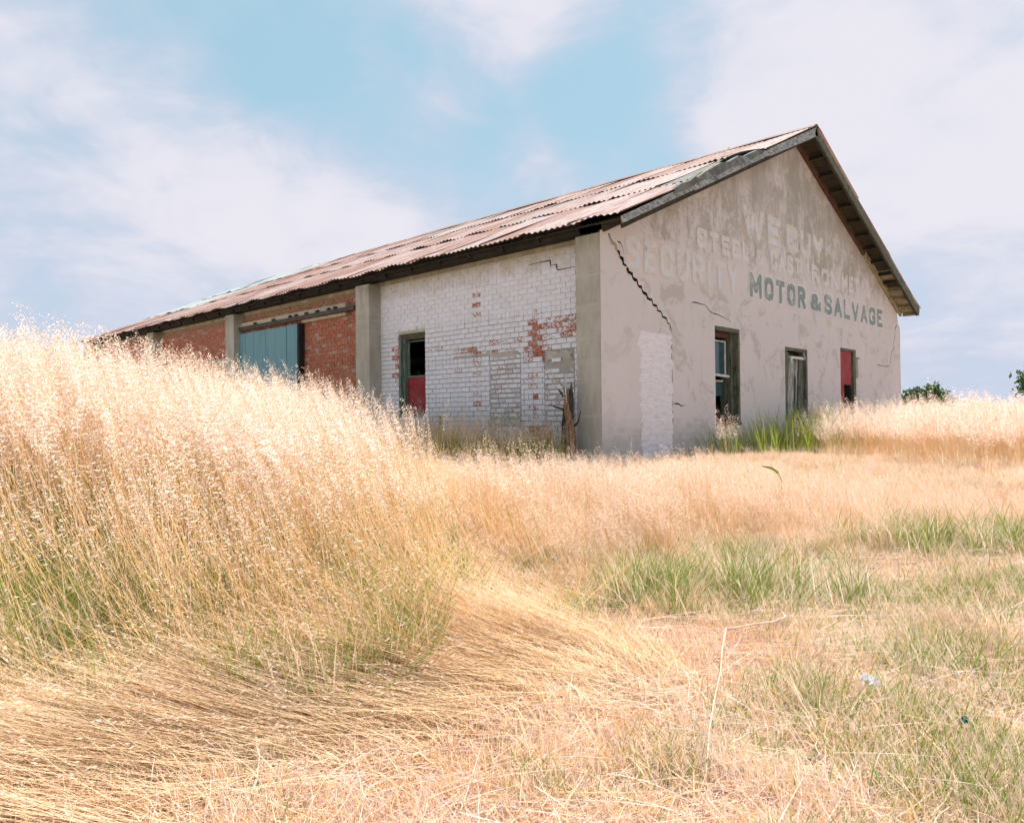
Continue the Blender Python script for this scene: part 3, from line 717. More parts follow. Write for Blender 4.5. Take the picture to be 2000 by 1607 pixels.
# ---- blue sliding door on its track
sd = empty('sliding_door', (0, 0, 0), label='faded blue sliding door of upright boards'); sd.parent = WH
q = random.Random(2); y = 6.775
for k, wd in enumerate((.40, .46, .30, .46, .34, .42)):
    b_ = min(y+wd, 9.0)
    MB().box(.118+q.uniform(-.004, .004), .14, y+.004, b_-.004, .2, 2.125+q.uniform(-.004, .004)).mk('plank', M_BLUE, sd)
    y += wd
    if y > 8.93: break
MB().box(.141, .155, 6.775, 8.97, .2, 2.12).mk('backing', M_DARK, sd)
MB().box(.10, .19, 6.70, 6.772, .2, 2.13).mk('jamb', M_DARK, sd)
tr = empty('door_track', (0, 0, 0)); tr.parent = WH
MB().box(.14, D_-.006, 5.32, 8.97, 2.262, 2.335).mk('board', M_BEIGE, tr)
MB().box(.10, .139, 5.02, 8.97, 2.185, 2.255).mk('rail', M_IRON, tr)
MB().box(.15, D_-.006, 5.34, 6.70, 2.135, 2.182).mk('board', M_BEIGE, tr)
MB().box(.15, D_-.006, 4.85, 5.315, 2.19, 2.26).mk('board', M_DARK, tr)
for y in (5.55, 5.75, 6.10, 6.45, 6.80, 7.0, 7.6, 8.3):
    MB().box(.085, .139, y, y+.05, 2.2551, 2.295).mk('bracket', M_IRON, tr)

# ---- gable windows
def win(label):
    e = empty('window', (0, 0, 0), label=label); e.parent = WH; return e
w1 = win('tall gable opening with hanging sash, teal glass and sagging white rail')
x0, x1, z0, z1 = W1
MB().box(x1-.055, x1-.002, -.004, .075, z0+.002, z1-.056).mk('frame', M_OLIVE, w1)
MB().box(x0+.002, x1-.002, -.004, .075, z1-.055, z1-.002).mk('frame', M_OLIVE, w1)
MB().box(x1-.12, x1-.056, .078, .25, z0+.002, z1-.06).mk('jamb', M_DKPLANK, w1)
MB().box(x0+.002, x0+.05, .10, .25, z0+.002, z1-.06).mk('jamb', M_DKPLANK, w1)
MB().box(x0+.051, x1-.121, .10, .16, z1-.13, z1-.06).mk('head', M_RAFTR, w1)
MB().box(x0+.052, 3.135, .150, .158, 1.0, 1.49).mk('pane', M_GLASS, w1)
s_ = MB(); s_.box(x0+.052, 3.16, .135, .149, 1.475, 1.495); s_.box(3.135, 3.16, .135, .149, 1.0, 1.4749); s_.mk('sash', M_WHITEPAINT, w1)
MB().hexa([(x0+.05, .10, .985), (3.20, .10, .965), (3.20, .134, .965), (x0+.05, .134, .985), (x0+.05, .10, 1.015), (3.20, .10, 1.0), (3.20, .134, 1.0), (x0+.05, .134, 1.015)]).mk('rail', M_WHITEPAINT, w1)
MB().box(x0+.052, 3.12, .162, .172, .905, .925).mk('rail', M_WHITEPAINT, w1)
MB().box(x0+.052, 3.10, .174, .18, .70, .904).mk('pane', M_GLASS, w1)
MB().box(x0+.0, x1, -.02, .10, z0-.04, z0).mk('sill', M_OLIVE, w1)
w2 = win('gable opening closed by splintered grey planks with a loose white board at the top')
x0, x1, z0, z1 = W2
MB().box(x0+.002, x0+.075, -.004, .06, z0, z1-.052).mk('frame', M_OLIVE, w2)
MB().box(x1-.06, x1-.002, -.004, .06, z0, z1-.052).mk('frame', M_OLIVE, w2)
MB().box(x0+.002, x1-.002, -.004, .06, z1-.05, z1-.002).mk('frame', M_OLIVE, w2)
def plank(xa, xb, xc, xd, za, zb, y, m, par, tilt=0):
    return MB().hexa([(xa, y, za), (xb, y+tilt, za), (xb, y+tilt+.02, za), (xa, y+.02, za), (xc, y, zb), (xd, y+tilt, zb), (xd, y+tilt+.02, zb), (xc, y+.02, zb)]).mk('plank', m, par)
plank(x0+.08, x0+.12, x0+.08, x0+.25, z0, z1-.08, .035, M_DKPLANK, w2)
plank(x0+.13, x0+.34, x0+.26, x0+.36, z0, 1.33, .060, M_GREYPLANK, w2)
plank(x0+.345, x0+.50, x0+.365, x0+.52, z0, 1.32, .075, M_GREYPLANK, w2)
plank(x0+.52, x0+.70, x0+.53, x0+.68, z0, 1.33, .070, M_GREYPLANK, w2)
plank(x0+.55, x1-.065, x0+.66, x1-.065, z0, 1.40, .045, M_DKPLANK, w2)
plank(x0+.46, x0+.51, x0+.50, x0+.515, z0, 1.05, .050, M_DKPLANK, w2)
MB().box(x0+.08, x1-.065, .12, .14, z0, z1-.06).mk('backing', M_DARK, w2)
MB().box(x0+.20, x1-.10, .0, .034, 1.335, 1.375).mk('board', M_WHITEPAINT, w2, label='loose white board across the top')
MB().hexa([(x0+.23, -.012, 1.24), (x0+.25, -.012, 1.24), (x0+.25, -.001, 1.24), (x0+.23, -.001, 1.24), (x0+.19, -.012, 1.36), (x0+.27, -.012, 1.38), (x0+.27, -.001, 1.38), (x0+.19, -.001, 1.36)]).mk('splinter', M_WHITEPAINT, w2)
MB().hexa([(x1-.20, -.02, 1.43), (x1-.17, -.02, 1.45), (x1-.17, .0, 1.45), (x1-.20, .0, 1.43), (x1-.13, -.02, 1.34), (x1-.10, -.02, 1.35), (x1-.10, .0, 1.35), (x1-.13, .0, 1.34)]).mk('splinter', M_GREYPLANK, w2)
w3 = win('narrow gable opening with a red panel over a second recessed red panel')
x0, x1, z0, z1 = W3
MB().box(x1-.13, x1-.002, -.004, .05, z0, z1-.045).mk('frame', M_OLIVE, w3)
MB().box(x0+.002, x1-.002, -.004, .05, z1-.044, z1-.002).mk('frame', M_OLIVE, w3)
MB().box(x0+.003, x1-.18, .02, .035, .97, z1-.046).mk('panel', M_RED, w3)
MB().box(x0+.003, x0+.36, .07, .085, z0, 1.0).mk('panel', M_RED, w3)
MB().box(x0+.40, x0+.42, .10, .12, z0, .96).mk('stile', M_GREYPLANK, w3)
MB().box(x1-.19, x1-.132, .05, .2, z0, z1-.05).mk('jamb', M_DARK, w3)
MB().box(x1+.01, x1+.14, -.03, -.002, 1.475, 1.49).mk('bracket', M_IRON, w3)
MB().box(x1+.03, x1+.06, -.022, -.002, 1.10, 1.46).mk('pipe', M_LINTEL, w3)

# ---- roof
roof = empty('roof', (0, 0, 0)); roof.parent = WH
cs = 1/math.hypot(1, SL); sn = SL*cs
def RP(side, s, y, h):
    """point on the roof: side -1 left / +1 right, s = distance up from the eave tip, h = height above the plane"""
    x = -.1 + s*cs - h*sn; z = 2.62 + s*sn + h*cs
    return (x, y, z) if side < 0 else (2*RIDX - x, y, z)
SLEN = (RIDX+.1)/cs; random.seed(8)
# deck, rafters
for side in (-1, 1):
    d = MB(); d.hexa([RP(side, .06, .02, -.05), RP(side, SLEN, .02, -.05), RP(side, SLEN, L_-.05, -.05), RP(side, .06, L_-.05, -.05), RP(side, .06, .02, -.028), RP(side, SLEN, .02, -.028), RP(side, SLEN, L_-.05, -.028), RP(side, .06, L_-.05, -.028)])
    d.mk('roof_deck', M_DARK, roof)
    y = .30
    while y < L_-.1:
        if side < 0 or y < 1.0:
            wv = .035
            MB().hexa([RP(side, .07, y, -.12), RP(side, .75, y, -.13), RP(side, .75, y+wv, -.13), RP(side, .07, y+wv, -.12), RP(side, .05, y, -.051), RP(side, .75, y, -.051), RP(side, .75, y+wv, -.051), RP(side, .05, y+wv, -.051)]).mk('rafter_tail', M_DARK, roof)
        y += .62
# left rake: weathered fascia boards in three uneven lengths
def rake(side, s0, s1, y, t_, h0, h1, m, name, h0b=None, h1b=None):
    h0b = h0 if h0b is None else h0b; h1b = h1 if h1b is None else h1b
    MB().hexa([RP(side, s0, y, h0), RP(side, s1, y, h0b), RP(side, s1, y+t_, h0b), RP(side, s0, y+t_, h0), RP(side, s0, y, h1), RP(side, s1, y, h1b), RP(side, s1, y+t_, h1b), RP(side, s0, y+t_, h1)]).mk(name, m, roof)
rake(-1, .02, 1.70, -.362, .022, -.090, -.012, M_FASCIA, 'fascia_board', -.085, .0)
rake(-1, 1.705, 4.05, -.368, .022, -.100, -.008, M_FASCIA, 'fascia_board', -.085, -.002)
rake(-1, 4.055, SLEN+.02, -.362, .022, -.100, .004, M_FASCIA, 'fascia_board', -.13, .008)
rake(-1, .03, SLEN-.05, -.335, .03, -.145, -.04, M_SOFFIT, 'rafter')
rake(-1, .1, SLEN-.1, -.04, .035, -.15, -.052, M_SOFFIT, 'rafter')
# right rake: fascia, outer rafter, wall rafter, lookouts, sheathing boards
rake(1, .0, SLEN+.0, -.362, .02, -.125, .006, M_DKPLANK, 'fascia_board')
rake(1, .02, SLEN-.05, -.341, .03, -.14, -.04, M_SOFFIT, 'rafter')
rake(1, .1, 2.5, -.05, .045, -.16, -.052, M_SOFFITL, 'rafter')
rake(1, 2.501, SLEN-.1, -.05, .045, -.16, -.052, M_RAFTR, 'rafter')
s = .02; k = 0
q = random.Random(9)
while s < SLEN-.05:
    lw = .033
    MB().hexa([RP(1, s, -.311, -.125), RP(1, s+lw, -.311, -.125), RP(1, s+lw, -.0501, -.125), RP(1, s, -.0501, -.125), RP(1, s, -.311, -.052), RP(1, s+lw, -.311, -.052), RP(1, s+lw, -.0501, -.052), RP(1, s, -.0501, -.052)]).mk('lookout', M_SOFFITL if s < 1.3 else M_SOFFIT, roof)
    s += .46 if s > 1.4 else .33; k += 1
for side in (-1, 1):
    s = .03
    while s < SLEN-.05:
        wd = q.uniform(.15, .20); e = min(s+wd, SLEN)
        mm = M_SOFFIT
        if side > 0 and s < 1.75: mm = q.choice([M_SOFFITL, M_SOFFITL, M_SOFFIT])
        g = .006 if s > 1.5 else .03
        MB().hexa([RP(side, s, -.34, -.051), RP(side, e-g, -.34, -.051), RP(side, e-g, .019, -.051), RP(side, s, .019, -.051), RP(side, s, -.34, -.03), RP(side, e-g, -.34, -.03), RP(side, e-g, .019, -.03), RP(side, s, .019, -.03)]).mk('sheathing_board', mm, roof)
        s = e
# corrugated sheets: three rows up each slope, each sheet an object sharing a few meshes
PIT = .088
def sheet_mesh(ncor, length, seed, warp=1.0):
    q = random.Random(seed); V, F = [], []
    seg = 7; per = 6; n = ncor*per
    ph = [q.uniform(0, 6.28) for _ in range(4)]
    bent = q.uniform(.3, 1.0)*warp
    for j in range(seg+1):
        t_ = j/seg
        for i in range(n+1):
            a = i/n
            h = .010*math.cos(2*math.pi*i/per)
            lift = .010*warp*math.sin(3*a+ph[0])*math.sin(4*t_+ph[1])
            if t_ < .25: lift += .028*bent*max(0, math.sin(5.5*a+ph[2]))*(1-t_/.25)**1.5
            V.append((t_*length, i*PIT/per, h+lift+.016+.012*(1-t_)))
    for j in range(seg):
        for i in range(n):
            a = j*(n+1)+i; F.append((a, a+n+1, a+n+2, a+1))
    return mesh('roof_sheet', V, F, True)
NC = 9; SW = NC*PIT-.04
rows = [(0.0, 2.22), (2.05, 2.10), (3.95, 1.93)]
vari = [[sheet_mesh(NC, ln, 10*r_+k) for k in range(7)] for r_, (s0, ln) in enumerate(rows)]
for V_ in vari:
    for me in V_: me.materials.append(M_RUST)
q = random.Random(33)
for side in (-1, 1):
    for r_, (s0, ln) in enumerate(rows):
        y = -.385 - q.uniform(0, .0); c = 0
        while y < L_+.02:
            if side < 0 and r_ in (1,) and c == 0: y += SW; c += 1; continue      # peeled sheet stands here
            o = bpy.data.objects.new('roof_sheet', vari[r_][q.randrange(7)]); COL.objects.link(o); o.parent = roof
            ds = q.uniform(-.03, .03) if r_ == 0 else q.uniform(-.05, .05)
            org = Vector(RP(side, s0+ds, y, 0.0 + .004*r_ + (0.003 if c % 2 else 0)))*U
            ax = (Vector(RP(side, s0+ds+1, y, 0)) - Vector(RP(side, s0+ds, y, 0))).normalized()
            ay = Vector((0, 1, 0)); az = ax.cross(ay)
            if az.z < 0: az = -az
            sk = q.uniform(-.012, .012)
            ax2 = (ax + ay*sk).normalized(); ay2 = (ay-ax*sk).normalized()
            o.matrix_world = Matrix([[ax2[0], ay2[0], az[0], org.x], [ax2[1], ay2[1], az[1], org.y], [ax2[2], ay2[2], az[2], org.z], [0, 0, 0, 1]])
            gal = 0.0
            if side < 0 and r_ == 2 and y > 13.0: gal = .85
            if side < 0 and r_ == 1 and y > 14.6: gal = .8
            if side < 0 and r_ == 2 and 6.2 < y < 7.1: gal = .6
            if side < 0 and r_ == 1 and 2.2 < y < 3.0: gal = .3
            o.color = (gal, 0, 0, 1)
            y += SW; c += 1
# ridge cap
rc = MB(); RVs = []
for (dx, dz) in ((-.16, -.05), (-.05, .015), (0, .03), (.05, .015), (.16, -.05)):
    RVs.append((dx, dz))
NS = 24
for j in range(NS+1):
    y = -.38 + (L_+.40)*j/NS
    for (dx, dz) in RVs: rc.v.append((RIDX+dx, y, 5.05+.03+dz+.006*math.sin(j*1.7)-.006*max(0, (y-8))))
for j in range(NS):
    for i in range(4): rc.f.append((j*5+i, j*5+i+1, j*5+6+i, j*5+5+i))
rc.mk('ridge_cap', M_RUST, roof, smooth=False).color = (.1, 0, 0, 1)
# peeled sheet at the front rake curling up over bare battens
V, F = [], []; seg, n = 12, 40
for j in range(seg+1):
    t_ = j/seg
    for i in range(n+1):
        a = i/n                      # 0 at the rake edge, 1 inward
        h = .014*math.cos(i/6.0*2*math.pi)
        curl = (1-a)**2 * (0.11*math.sin(math.pi*min(1, t_*1.05))*(.55+.45*t_))
        V.append(RP(-1, 2.0+2.0*t_, -.34+.70*a + curl*.7, .02+h+curl))
for j in range(seg):
    for i in range(n):
        a = j*(n+1)+i; F.append((a, a+1, a+n+2, a+n+1))
o = link('peeled_sheet', mesh('peeled_sheet', V, F, True), M_PEEL, roof, label='curled-up green-grey roof sheet near the front edge')
# bent metal strip that follows the rake
V = []; F = []
for j in range(15):
    t_ = j/14; s = 1.2+2.6*t_
    hh = .03+.05*math.sin(math.pi*t_)+.015*math.sin(j*2.1)
    V += [RP(-1, s, -.375-.02*math.sin(j), hh), RP(-1, s, -.378, -.03-.01*math.sin(j*1.3)), RP(-1, s, -.33, hh+.006)]
for j in range(14): F += [(3*j, 3*j+1, 3*j+4, 3*j+3), (3*j, 3*j+3, 3*j+5, 3*j+2)]
link('edge_flashing', mesh('edge_flashing', V, F), M_PEEL, roof)
bs = MB().tube([RP(-1, 1.75, -.40, .05), RP(-1, 2.3, -.42, .12), RP(-1, 2.75, -.40, .24)], .010, 5); bs.mk('batten', M_BEIGE, roof)

# ------------------------------------------------------------------ ground
def snoise(x, y, f, seed=0):
    x = x*f+seed*13.7; y = y*f+seed*7.1
    xi = np.floor(x).astype(np.int64); yi = np.floor(y).astype(np.int64); xf = x-xi; yf = y-yi
    xf = xf*xf*(3-2*xf); yf = yf*yf*(3-2*yf)
    def h(a, b): v = np.sin(a*127.1+b*311.7+seed*74.7)*43758.5453; return v-np.floor(v)
    return (h(xi, yi)*(1-xf)+h(xi+1, yi)*xf)*(1-yf) + (h(xi, yi+1)*(1-xf)+h(xi+1, yi+1)*xf)*yf
def gz_uv(u, v):
    u = np.asarray(u, float); v = np.asarray(v, float)
    t = np.clip(v-2.2, 0, 8.4)
    z = -.85 + .083*t
    z = z - np.clip(v-14, 0, 400)*.004 - np.clip(u-3, 0, 6)*.03*np.clip((v-6)/5, 0, 1)
    z = z + .40*np.exp(-((u+4.1)/1.5)**2-((v-6.0)/2.3)**2)
    z = z + (snoise(u, v, 1.2, 1)-.5)*.05 + (snoise(u, v, 4.0, 2)-.5)*.025
    return z
def gz(x, y):
    u, v = W2G(x, y); return gz_uv(u, v)
def axis(lo, hi, step, far):
    a = list(np.arange(lo, hi+1e-6, step)); s_ = step; x = hi; r_ = []
    while x < far: s_ *= 1.5; x += s_; r_.append(x)
    s_ = step; x = lo; l_ = []
    while x > -far: s_ *= 1.5; x -= s_; l_.append(x)
    return np.array(l_[::-1]+a+r_)
au = axis(-9, 12, .15, 900); av = axis(0, 22, .15, 900)
UU, VV = np.meshgrid(au, av); ZZ = gz_uv(UU, np.maximum(VV, 0))
GX, GY = G2W(UU, VV)
nu = len(au); nv = len(av)
co = np.stack([GX.ravel(), GY.ravel(), ZZ.ravel()], 1)
idx = np.arange(nu*nv).reshape(nv, nu)
fc = np.stack([idx[:-1, :-1].ravel(), idx[:-1, 1:].ravel(), idx[1:, 1:].ravel(), idx[1:, :-1].ravel()], 1)
me = bpy.data.meshes.new('ground'); me.vertices.add(len(co)); me.vertices.foreach_set('co', co.ravel())
me.loops.add(fc.size); me.loops.foreach_set('vertex_index', fc.ravel()); me.polygons.add(len(fc))
me.polygons.foreach_set('loop_start', np.arange(0, fc.size, 4)); me.update(); me.validate()
me.polygons.foreach_set('use_smooth', [True]*len(fc))
link('ground', me, M_GROUND, kind='structure', label='dry thatchy field around the warehouse')

# ------------------------------------------------------------------ grass building blocks
PROTO = {}
def blades(r, spec):
    """spec: list of dict(base, L, th0, th1, az, w, mat, head) -> mesh arrays"""
    V, F, MI = [], [], []
    for b in spec:
        L, th0, th1, az, wd = b['L'], b['th0'], b['th1'], b['az'], b['w']
        seg = b.get('seg', 5); P = []; x = z = 0.0; y = 0.0
        side = b.get('side', 0.0)
        for i in range(seg+1):
            t = i/seg; P.append((x, y, z)); th = th0+(th1-th0)*t**b.get('pw', 1.5)
            x += math.sin(th)*L/seg; z += math.cos(th)*L/seg; y += side*t*L/seg
        ca, sa = math.cos(az), math.sin(az)
        P = [(b['base'][0]+px*ca-py*sa, b['base'][1]+px*sa+py*ca, max(pz, -.02 + .012*(i/seg)) + b.get('z', 0)) for i, (px, py, pz) in enumerate(P)]
        if b.get('tube'):
            k0 = len(V)
            for i, p in enumerate(P):
                t = i/seg; w_ = wd*(1-.55*t)
                for k in range(3):
                    a = 2.094*k+az; V.append((p[0]+math.cos(a)*w_, p[1]+math.sin(a)*w_*.8, p[2]+math.sin(a+1)*w_*.6))
            for i in range(seg):
                for k in range(3):
                    k2 = (k+1) % 3; F.append((k0+3*i+k, k0+3*i+k2, k0+3*i+3+k2, k0+3*i+3+k)); MI.append(b['mat'])
        else:
            k0 = len(V); tw = r.uniform(0, 3.14)
            for i, p in enumerate(P):
                t = i/seg; w_ = wd*(1-t**1.7)*(.7+.3*min(1, t*5)) + .0002
                cx, cy = math.cos(az+1.57+tw*.5), math.sin(az+1.57+tw*.5)
                V += [(p[0]-cx*w_, p[1]-cy*w_, p[2]-w_*.3), (p[0]+cx*w_, p[1]+cy*w_, p[2]+w_*.3)]
            for i in range(seg): F.append((k0+2*i, k0+2*i+1, k0+2*i+3, k0+2*i+2)); MI.append(b['mat'])
        hd = b.get('head', 0)
        if hd:
            n = hd; frac = b.get('hfrac', .25); sl_ = b.get('slen', .022); hm = b.get('hmat', 1); dr = b.get('droop', .5)
            for k in range(n):
                t = 1-frac*(k+r.random()*.6)/n; fi = t*seg; i = min(int(fi), seg-1); f = fi-i
                c = [P[i][q]+(P[i+1][q]-P[i][q])*f for q in range(3)]
                rad = b.get('hrad', .03)*(.35+.65*math.sin(math.pi*min(1, (1-t)/frac*.9+.08)))
                a = r.uniform(0, 6.28)
                # branch offset, swept along the lean direction
                ox = ca*rad*.9*r.random() + math.cos(a)*rad*.45; oy = sa*rad*.9*r.random() + math.sin(a)*rad*.45; oz = -dr*rad*r.random()+rad*.35*math.sin(a)
                q0 = (c[0]+ox, c[1]+oy, c[2]+oz)
                dx, dy, dz = ca*.8+r.uniform(-.5, .5), sa*.8+r.uniform(-.5, .5), r.uniform(-.55, .35)
                l = math.sqrt(dx*dx+dy*dy+dz*dz); dx /= l; dy /= l; dz /= l
                s_ = sl_*r.uniform(.7, 1.3); px_, py_, pz_ = -dy, dx, r.uniform(-.8, .8); w_ = s_*.16
                k0 = len(V)
                V += [q0, (q0[0]+dx*s_*.4+px_*w_, q0[1]+dy*s_*.4+py_*w_, q0[2]+dz*s_*.4+pz_*w_), (q0[0]+dx*s_, q0[1]+dy*s_, q0[2]+dz*s_), (q0[0]+dx*s_*.4-px_*w_, q0[1]+dy*s_*.4-py_*w_, q0[2]+dz*s_*.4-pz_*w_)]
                F.append((k0, k0+1, k0+2, k0+3)); MI.append(hm)
                if k % 2 == 0:   # hair-thin pedicel
                    k0 = len(V); V += [tuple(c), q0, (q0[0]+.0008, q0[1], q0[2]+.0008)]; F.append((k0, k0+1, k0+2)); MI.append(hm)
    return V, F, MI
def proto(coll, name, spec_fn, mats, seed):
    r = random.Random(seed); V, F, MI = blades(r, spec_fn(r))
    me = bpy.data.meshes.new(name); me.from_pydata(V, [], F); me.polygons.foreach_set('material_index', MI)
    for m in mats: me.materials.append(m)
    me.update(); o = bpy.data.objects.new(name, me); coll.objects.link(o); return o
def disc(r, R): a = r.uniform(0, 6.28); q = R*math.sqrt(r.random()); return (q*math.cos(a), q*math.sin(a))
D2R = math.pi/180
GM = [M_STEM, M_HEAD, M_DRYLEAF, M_GREEN]
FM = [M_MIDSTEM, M_HEAD, M_LYING, M_GREEN]

def tall_spec(th0, th1, n=9, R=.17, Lr=(.95, 1.45), head=26, green=.12, spread=.3):
    def f(r):
        S = []
        for _ in range(n):
            b = disc(r, R); L = r.uniform(*Lr); hs = r.choice([.5, .8, 1.0, 1.3]); lod = th0 > 45
            S.append(dict(base=b, L=L, th0=min(88, th0+r.gauss(0, 8))*D2R, th1=(th1+r.gauss(0, 12))*D2R, pw=.9 if lod else 1.5, az=r.gauss(0, spread), w=r.uniform(.0016, .0027), mat=r.choice([0, 0, 2]), tube=True, seg=7, side=r.gauss(0, .10), head=int(head*hs), hfrac=.20*hs+.05, hrad=.026*hs+.009, slen=.022, droop=1.3, z=r.uniform(0, .06) if lod else 0))
            if r.random() < .9:
                S.append(dict(base=b, L=r.uniform(.25, .6), th0=(th0*.7+r.uniform(0, 25))*D2R, th1=(th1+r.uniform(20, 90))*D2R, az=r.gauss(0, 1.1), w=r.uniform(.003, .0055), mat=3 if r.random() < green*2 else 2, seg=5))
            if r.random() < .25:   # broken stem leaning across the others
                S.append(dict(base=b, L=r.uniform(.4, .9), th0=r.uniform(20, 80)*D2R, th1=r.uniform(50, 95)*D2R, az=r.uniform(-2.5, 2.5), w=.0018, mat=0, tube=True, seg=4, z=r.uniform(0, .3)))
        for _ in range(int(n*green*3)):
            S.append(dict(base=disc(r, R), L=r.uniform(.25, .65), th0=r.uniform(5, 35)*D2R, th1=r.uniform(20, 90)*D2R, az=r.gauss(0, 1.2), w=r.uniform(.0035, .006), mat=3, seg=5))
        return S
    return f
def collection(name): return bpy.data.collections.new(name)
cA = collection('tall_stalks')
SPEC = [(8, 38)]*4 + [(38, 28)]*3 + [(60, 38)]*3 + [(74, 50)]*4 + [(86, 68)]*3
for i, (a, b_) in enumerate(SPEC):
    proto(cA, 'stalk_clump_%02d' % i, tall_spec(a, b_, n=10 if a < 50 else 12, green=.38 if a < 40 else (.16 if a < 60 else .02), head=32 if a < 20 else (20 if a < 40 else (9 if a < 60 else 4)), spread=.38 if a < 50 else .22), GM, 100+i)
def scatter(name, coll, px, py, rz, sc, pi, tilt=None, label=None, zoff=0.0, **kw):
    n = len(px); pz = gz(px, py)+zoff
    me = bpy.data.meshes.new(name); me.vertices.add(n); me.vertices.foreach_set('co', np.stack([px, py, pz], 1).astype(np.float32).ravel())
    a = me.attributes.new('turn', 'FLOAT_VECTOR', 'POINT')
    tl = np.zeros((n, 2)) if tilt is None else tilt
    a.data.foreach_set('vector', np.stack([tl[:, 0], tl[:, 1], rz], 1).astype(np.float32).ravel())
    a = me.attributes.new('size', 'FLOAT', 'POINT'); a.data.foreach_set('value', np.asarray(sc, dtype=np.float32))
    a = me.attributes.new('pick', 'INT', 'POINT'); a.data.foreach_set('value', np.asarray(pi, dtype=np.int32))
    me.update(); o = link(name, me, None, None, kind='stuff', label=label, **kw)
    ng = bpy.data.node_groups.new(name, 'GeometryNodeTree')
    ng.interface.new_socket('Geometry', in_out='INPUT', socket_type='NodeSocketGeometry'); ng.interface.new_socket('Geometry', in_out='OUTPUT', socket_type='NodeSocketGeometry')
    N = ng.nodes; Lk = ng.links
    gi = N.new('NodeGroupInput'); go = N.new('NodeGroupOutput'); ip = N.new('GeometryNodeInstanceOnPoints'); ci = N.new('GeometryNodeCollectionInfo')
    ci.inputs['Collection'].default_value = coll; ci.inputs['Separate Children'].default_value = True; ci.inputs['Reset Children'].default_value = True
    def na(nm, ty):
        q_ = N.new('GeometryNodeInputNamedAttribute'); q_.data_type = ty; q_.inputs[0].default_value = nm
        return [s for s in q_.outputs if s.enabled and s.name == 'Attribute'][0]
    Lk.new(gi.outputs[0], ip.inputs['Points']); Lk.new(ci.outputs[0], ip.inputs['Instance']); ip.inputs['Pick Instance'].default_value = True
    Lk.new(na('pick', 'INT'), ip.inputs['Instance Index'])
    er = N.new('FunctionNodeEulerToRotation'); Lk.new(na('turn', 'FLOAT_VECTOR'), er.inputs[0]); Lk.new(er.outputs[0], ip.inputs['Rotation'])
    Lk.new(na('size', 'FLOAT'), ip.inputs['Scale']); Lk.new(ip.outputs[0], go.inputs[0])
    md = o.modifiers.new('scatter', 'NODES'); md.node_group = ng
    return o
# footprint of the building keeps grass out
def outside(x, y, m=.0): return ~((x > (D_*U-m)) & (x < W_*U+m) & (y > -m) & (y < L_*U+m)) & ~((x > -m) & (x < .4) & (y > -m) & (y < .5))
def samp(n, u0, u1, v0, v1):
    return RNG.uniform(u0, u1, n), RNG.uniform(v0, v1, n)
def frust(u, v, m=.6): return np.abs(u) < .70*v + m
UB = (np.array([2.4, 3.1, 3.35, 4.0, 4.6, 5.4, 7.0, 10.0, 13.0, 18, 30]), np.array([-.9, .2, .64, .74, .66, .48, -.05, -1.15, -2.9, -7, -15]))
def ub(v): return np.interp(v, *UB)
LEFT = math.atan2(-RY*1.0 + FY*.30, -RX*1.0 + FX*.30)       # lean direction: to the camera's left and a little away

# tall field
u, v = samp(30000, -12, 1.2, 3.1, 16)
lim = ub(v) + (snoise(u, v, 1.1, 5)-.5)*.5
edge = np.minimum(lim-u, (v-2.98-.25*snoise(u, v, .9, 6)-.2*np.clip(u+1, 0, 1))*1.0)
dens = np.where(v < 4.6, 30.0, np.where(v < 7, 36.0, np.where(v < 10, 30, 18)))       # clumps per square metre
keepp = RNG.random(len(u)) < dens/ (30000/(13.2*12.9))
x, y = G2W(u, v)
ok = (edge > 0) & frust(u, v, 1.2) & keepp & outside(x, y, .15)
u, v, x, y, edge = u[ok], v[ok], x[ok], y[ok], edge[ok]
rnd = RNG.random(len(u)); e2 = edge + (RNG.random(len(u))-.5)*.5
pick = np.where(e2 < .22, RNG.integers(10, 14, len(u)), np.where(e2 < .60, RNG.integers(7, 10, len(u)), np.where(e2 < 1.1, RNG.integers(4, 7, len(u)), RNG.integers(0, 7, len(u)))))
re = (lim[ok]-u) + (RNG.random(len(u))-.5)*.35
pick = np.where((v < 5.2) & (re < .75), RNG.integers(7, 12, len(u)), pick); pick = np.where((v < 5.2) & (re < .48), RNG.integers(10, 15, len(u)), pick); pick = np.where((v < 5.0) & (re < .18), RNG.integers(12, 17, len(u)), pick)
pick = np.where((u < -.75) & (lim[ok]-u > 1.2), np.where(rnd < .60, RNG.integers(7, 10, len(u)), RNG.integers(4, 7, len(u))), pick)
pick = np.where((u < -.75) & (edge > .9), np.where(rnd < .5, RNG.integers(4, 8, len(u)), RNG.integers(0, 4, len(u))), pick)
pick = np.where((u < -.75) & (edge > 1.7), RNG.integers(0, 5, len(u)), pick)
size = .92 + .22*np.clip((-1.0-u)/2.2, 0, 1) - .25*np.clip(1-(lim[ok]-u)/1.2, 0, 1)*(v > 4.5) + RNG.normal(0, .05, len(u))
size *= np.where(v > 9, .85, 1)
rz = LEFT + RNG.normal(0, .24, len(u)) + (snoise(u, v, .9, 8)-.5)*.8
# the front edge is combed sideways
rz += np.where(v < 3.8, -.12, 0)
print('tall clumps', len(u))
scatter('tall_grass', cA, x, y, rz, size, pick, label='mass of tall blond seeding grass blown to the left')

# green blades growing under the leaning stalks
u, v = samp(700, -3.6, .4, 3.15, 5.2)
ok = (u < ub(v)-1.15) & (snoise(u, v, 1.6, 51) > .42); u, v = u[ok], v[ok]; x, y = G2W(u, v)
UNDER = (x, y)

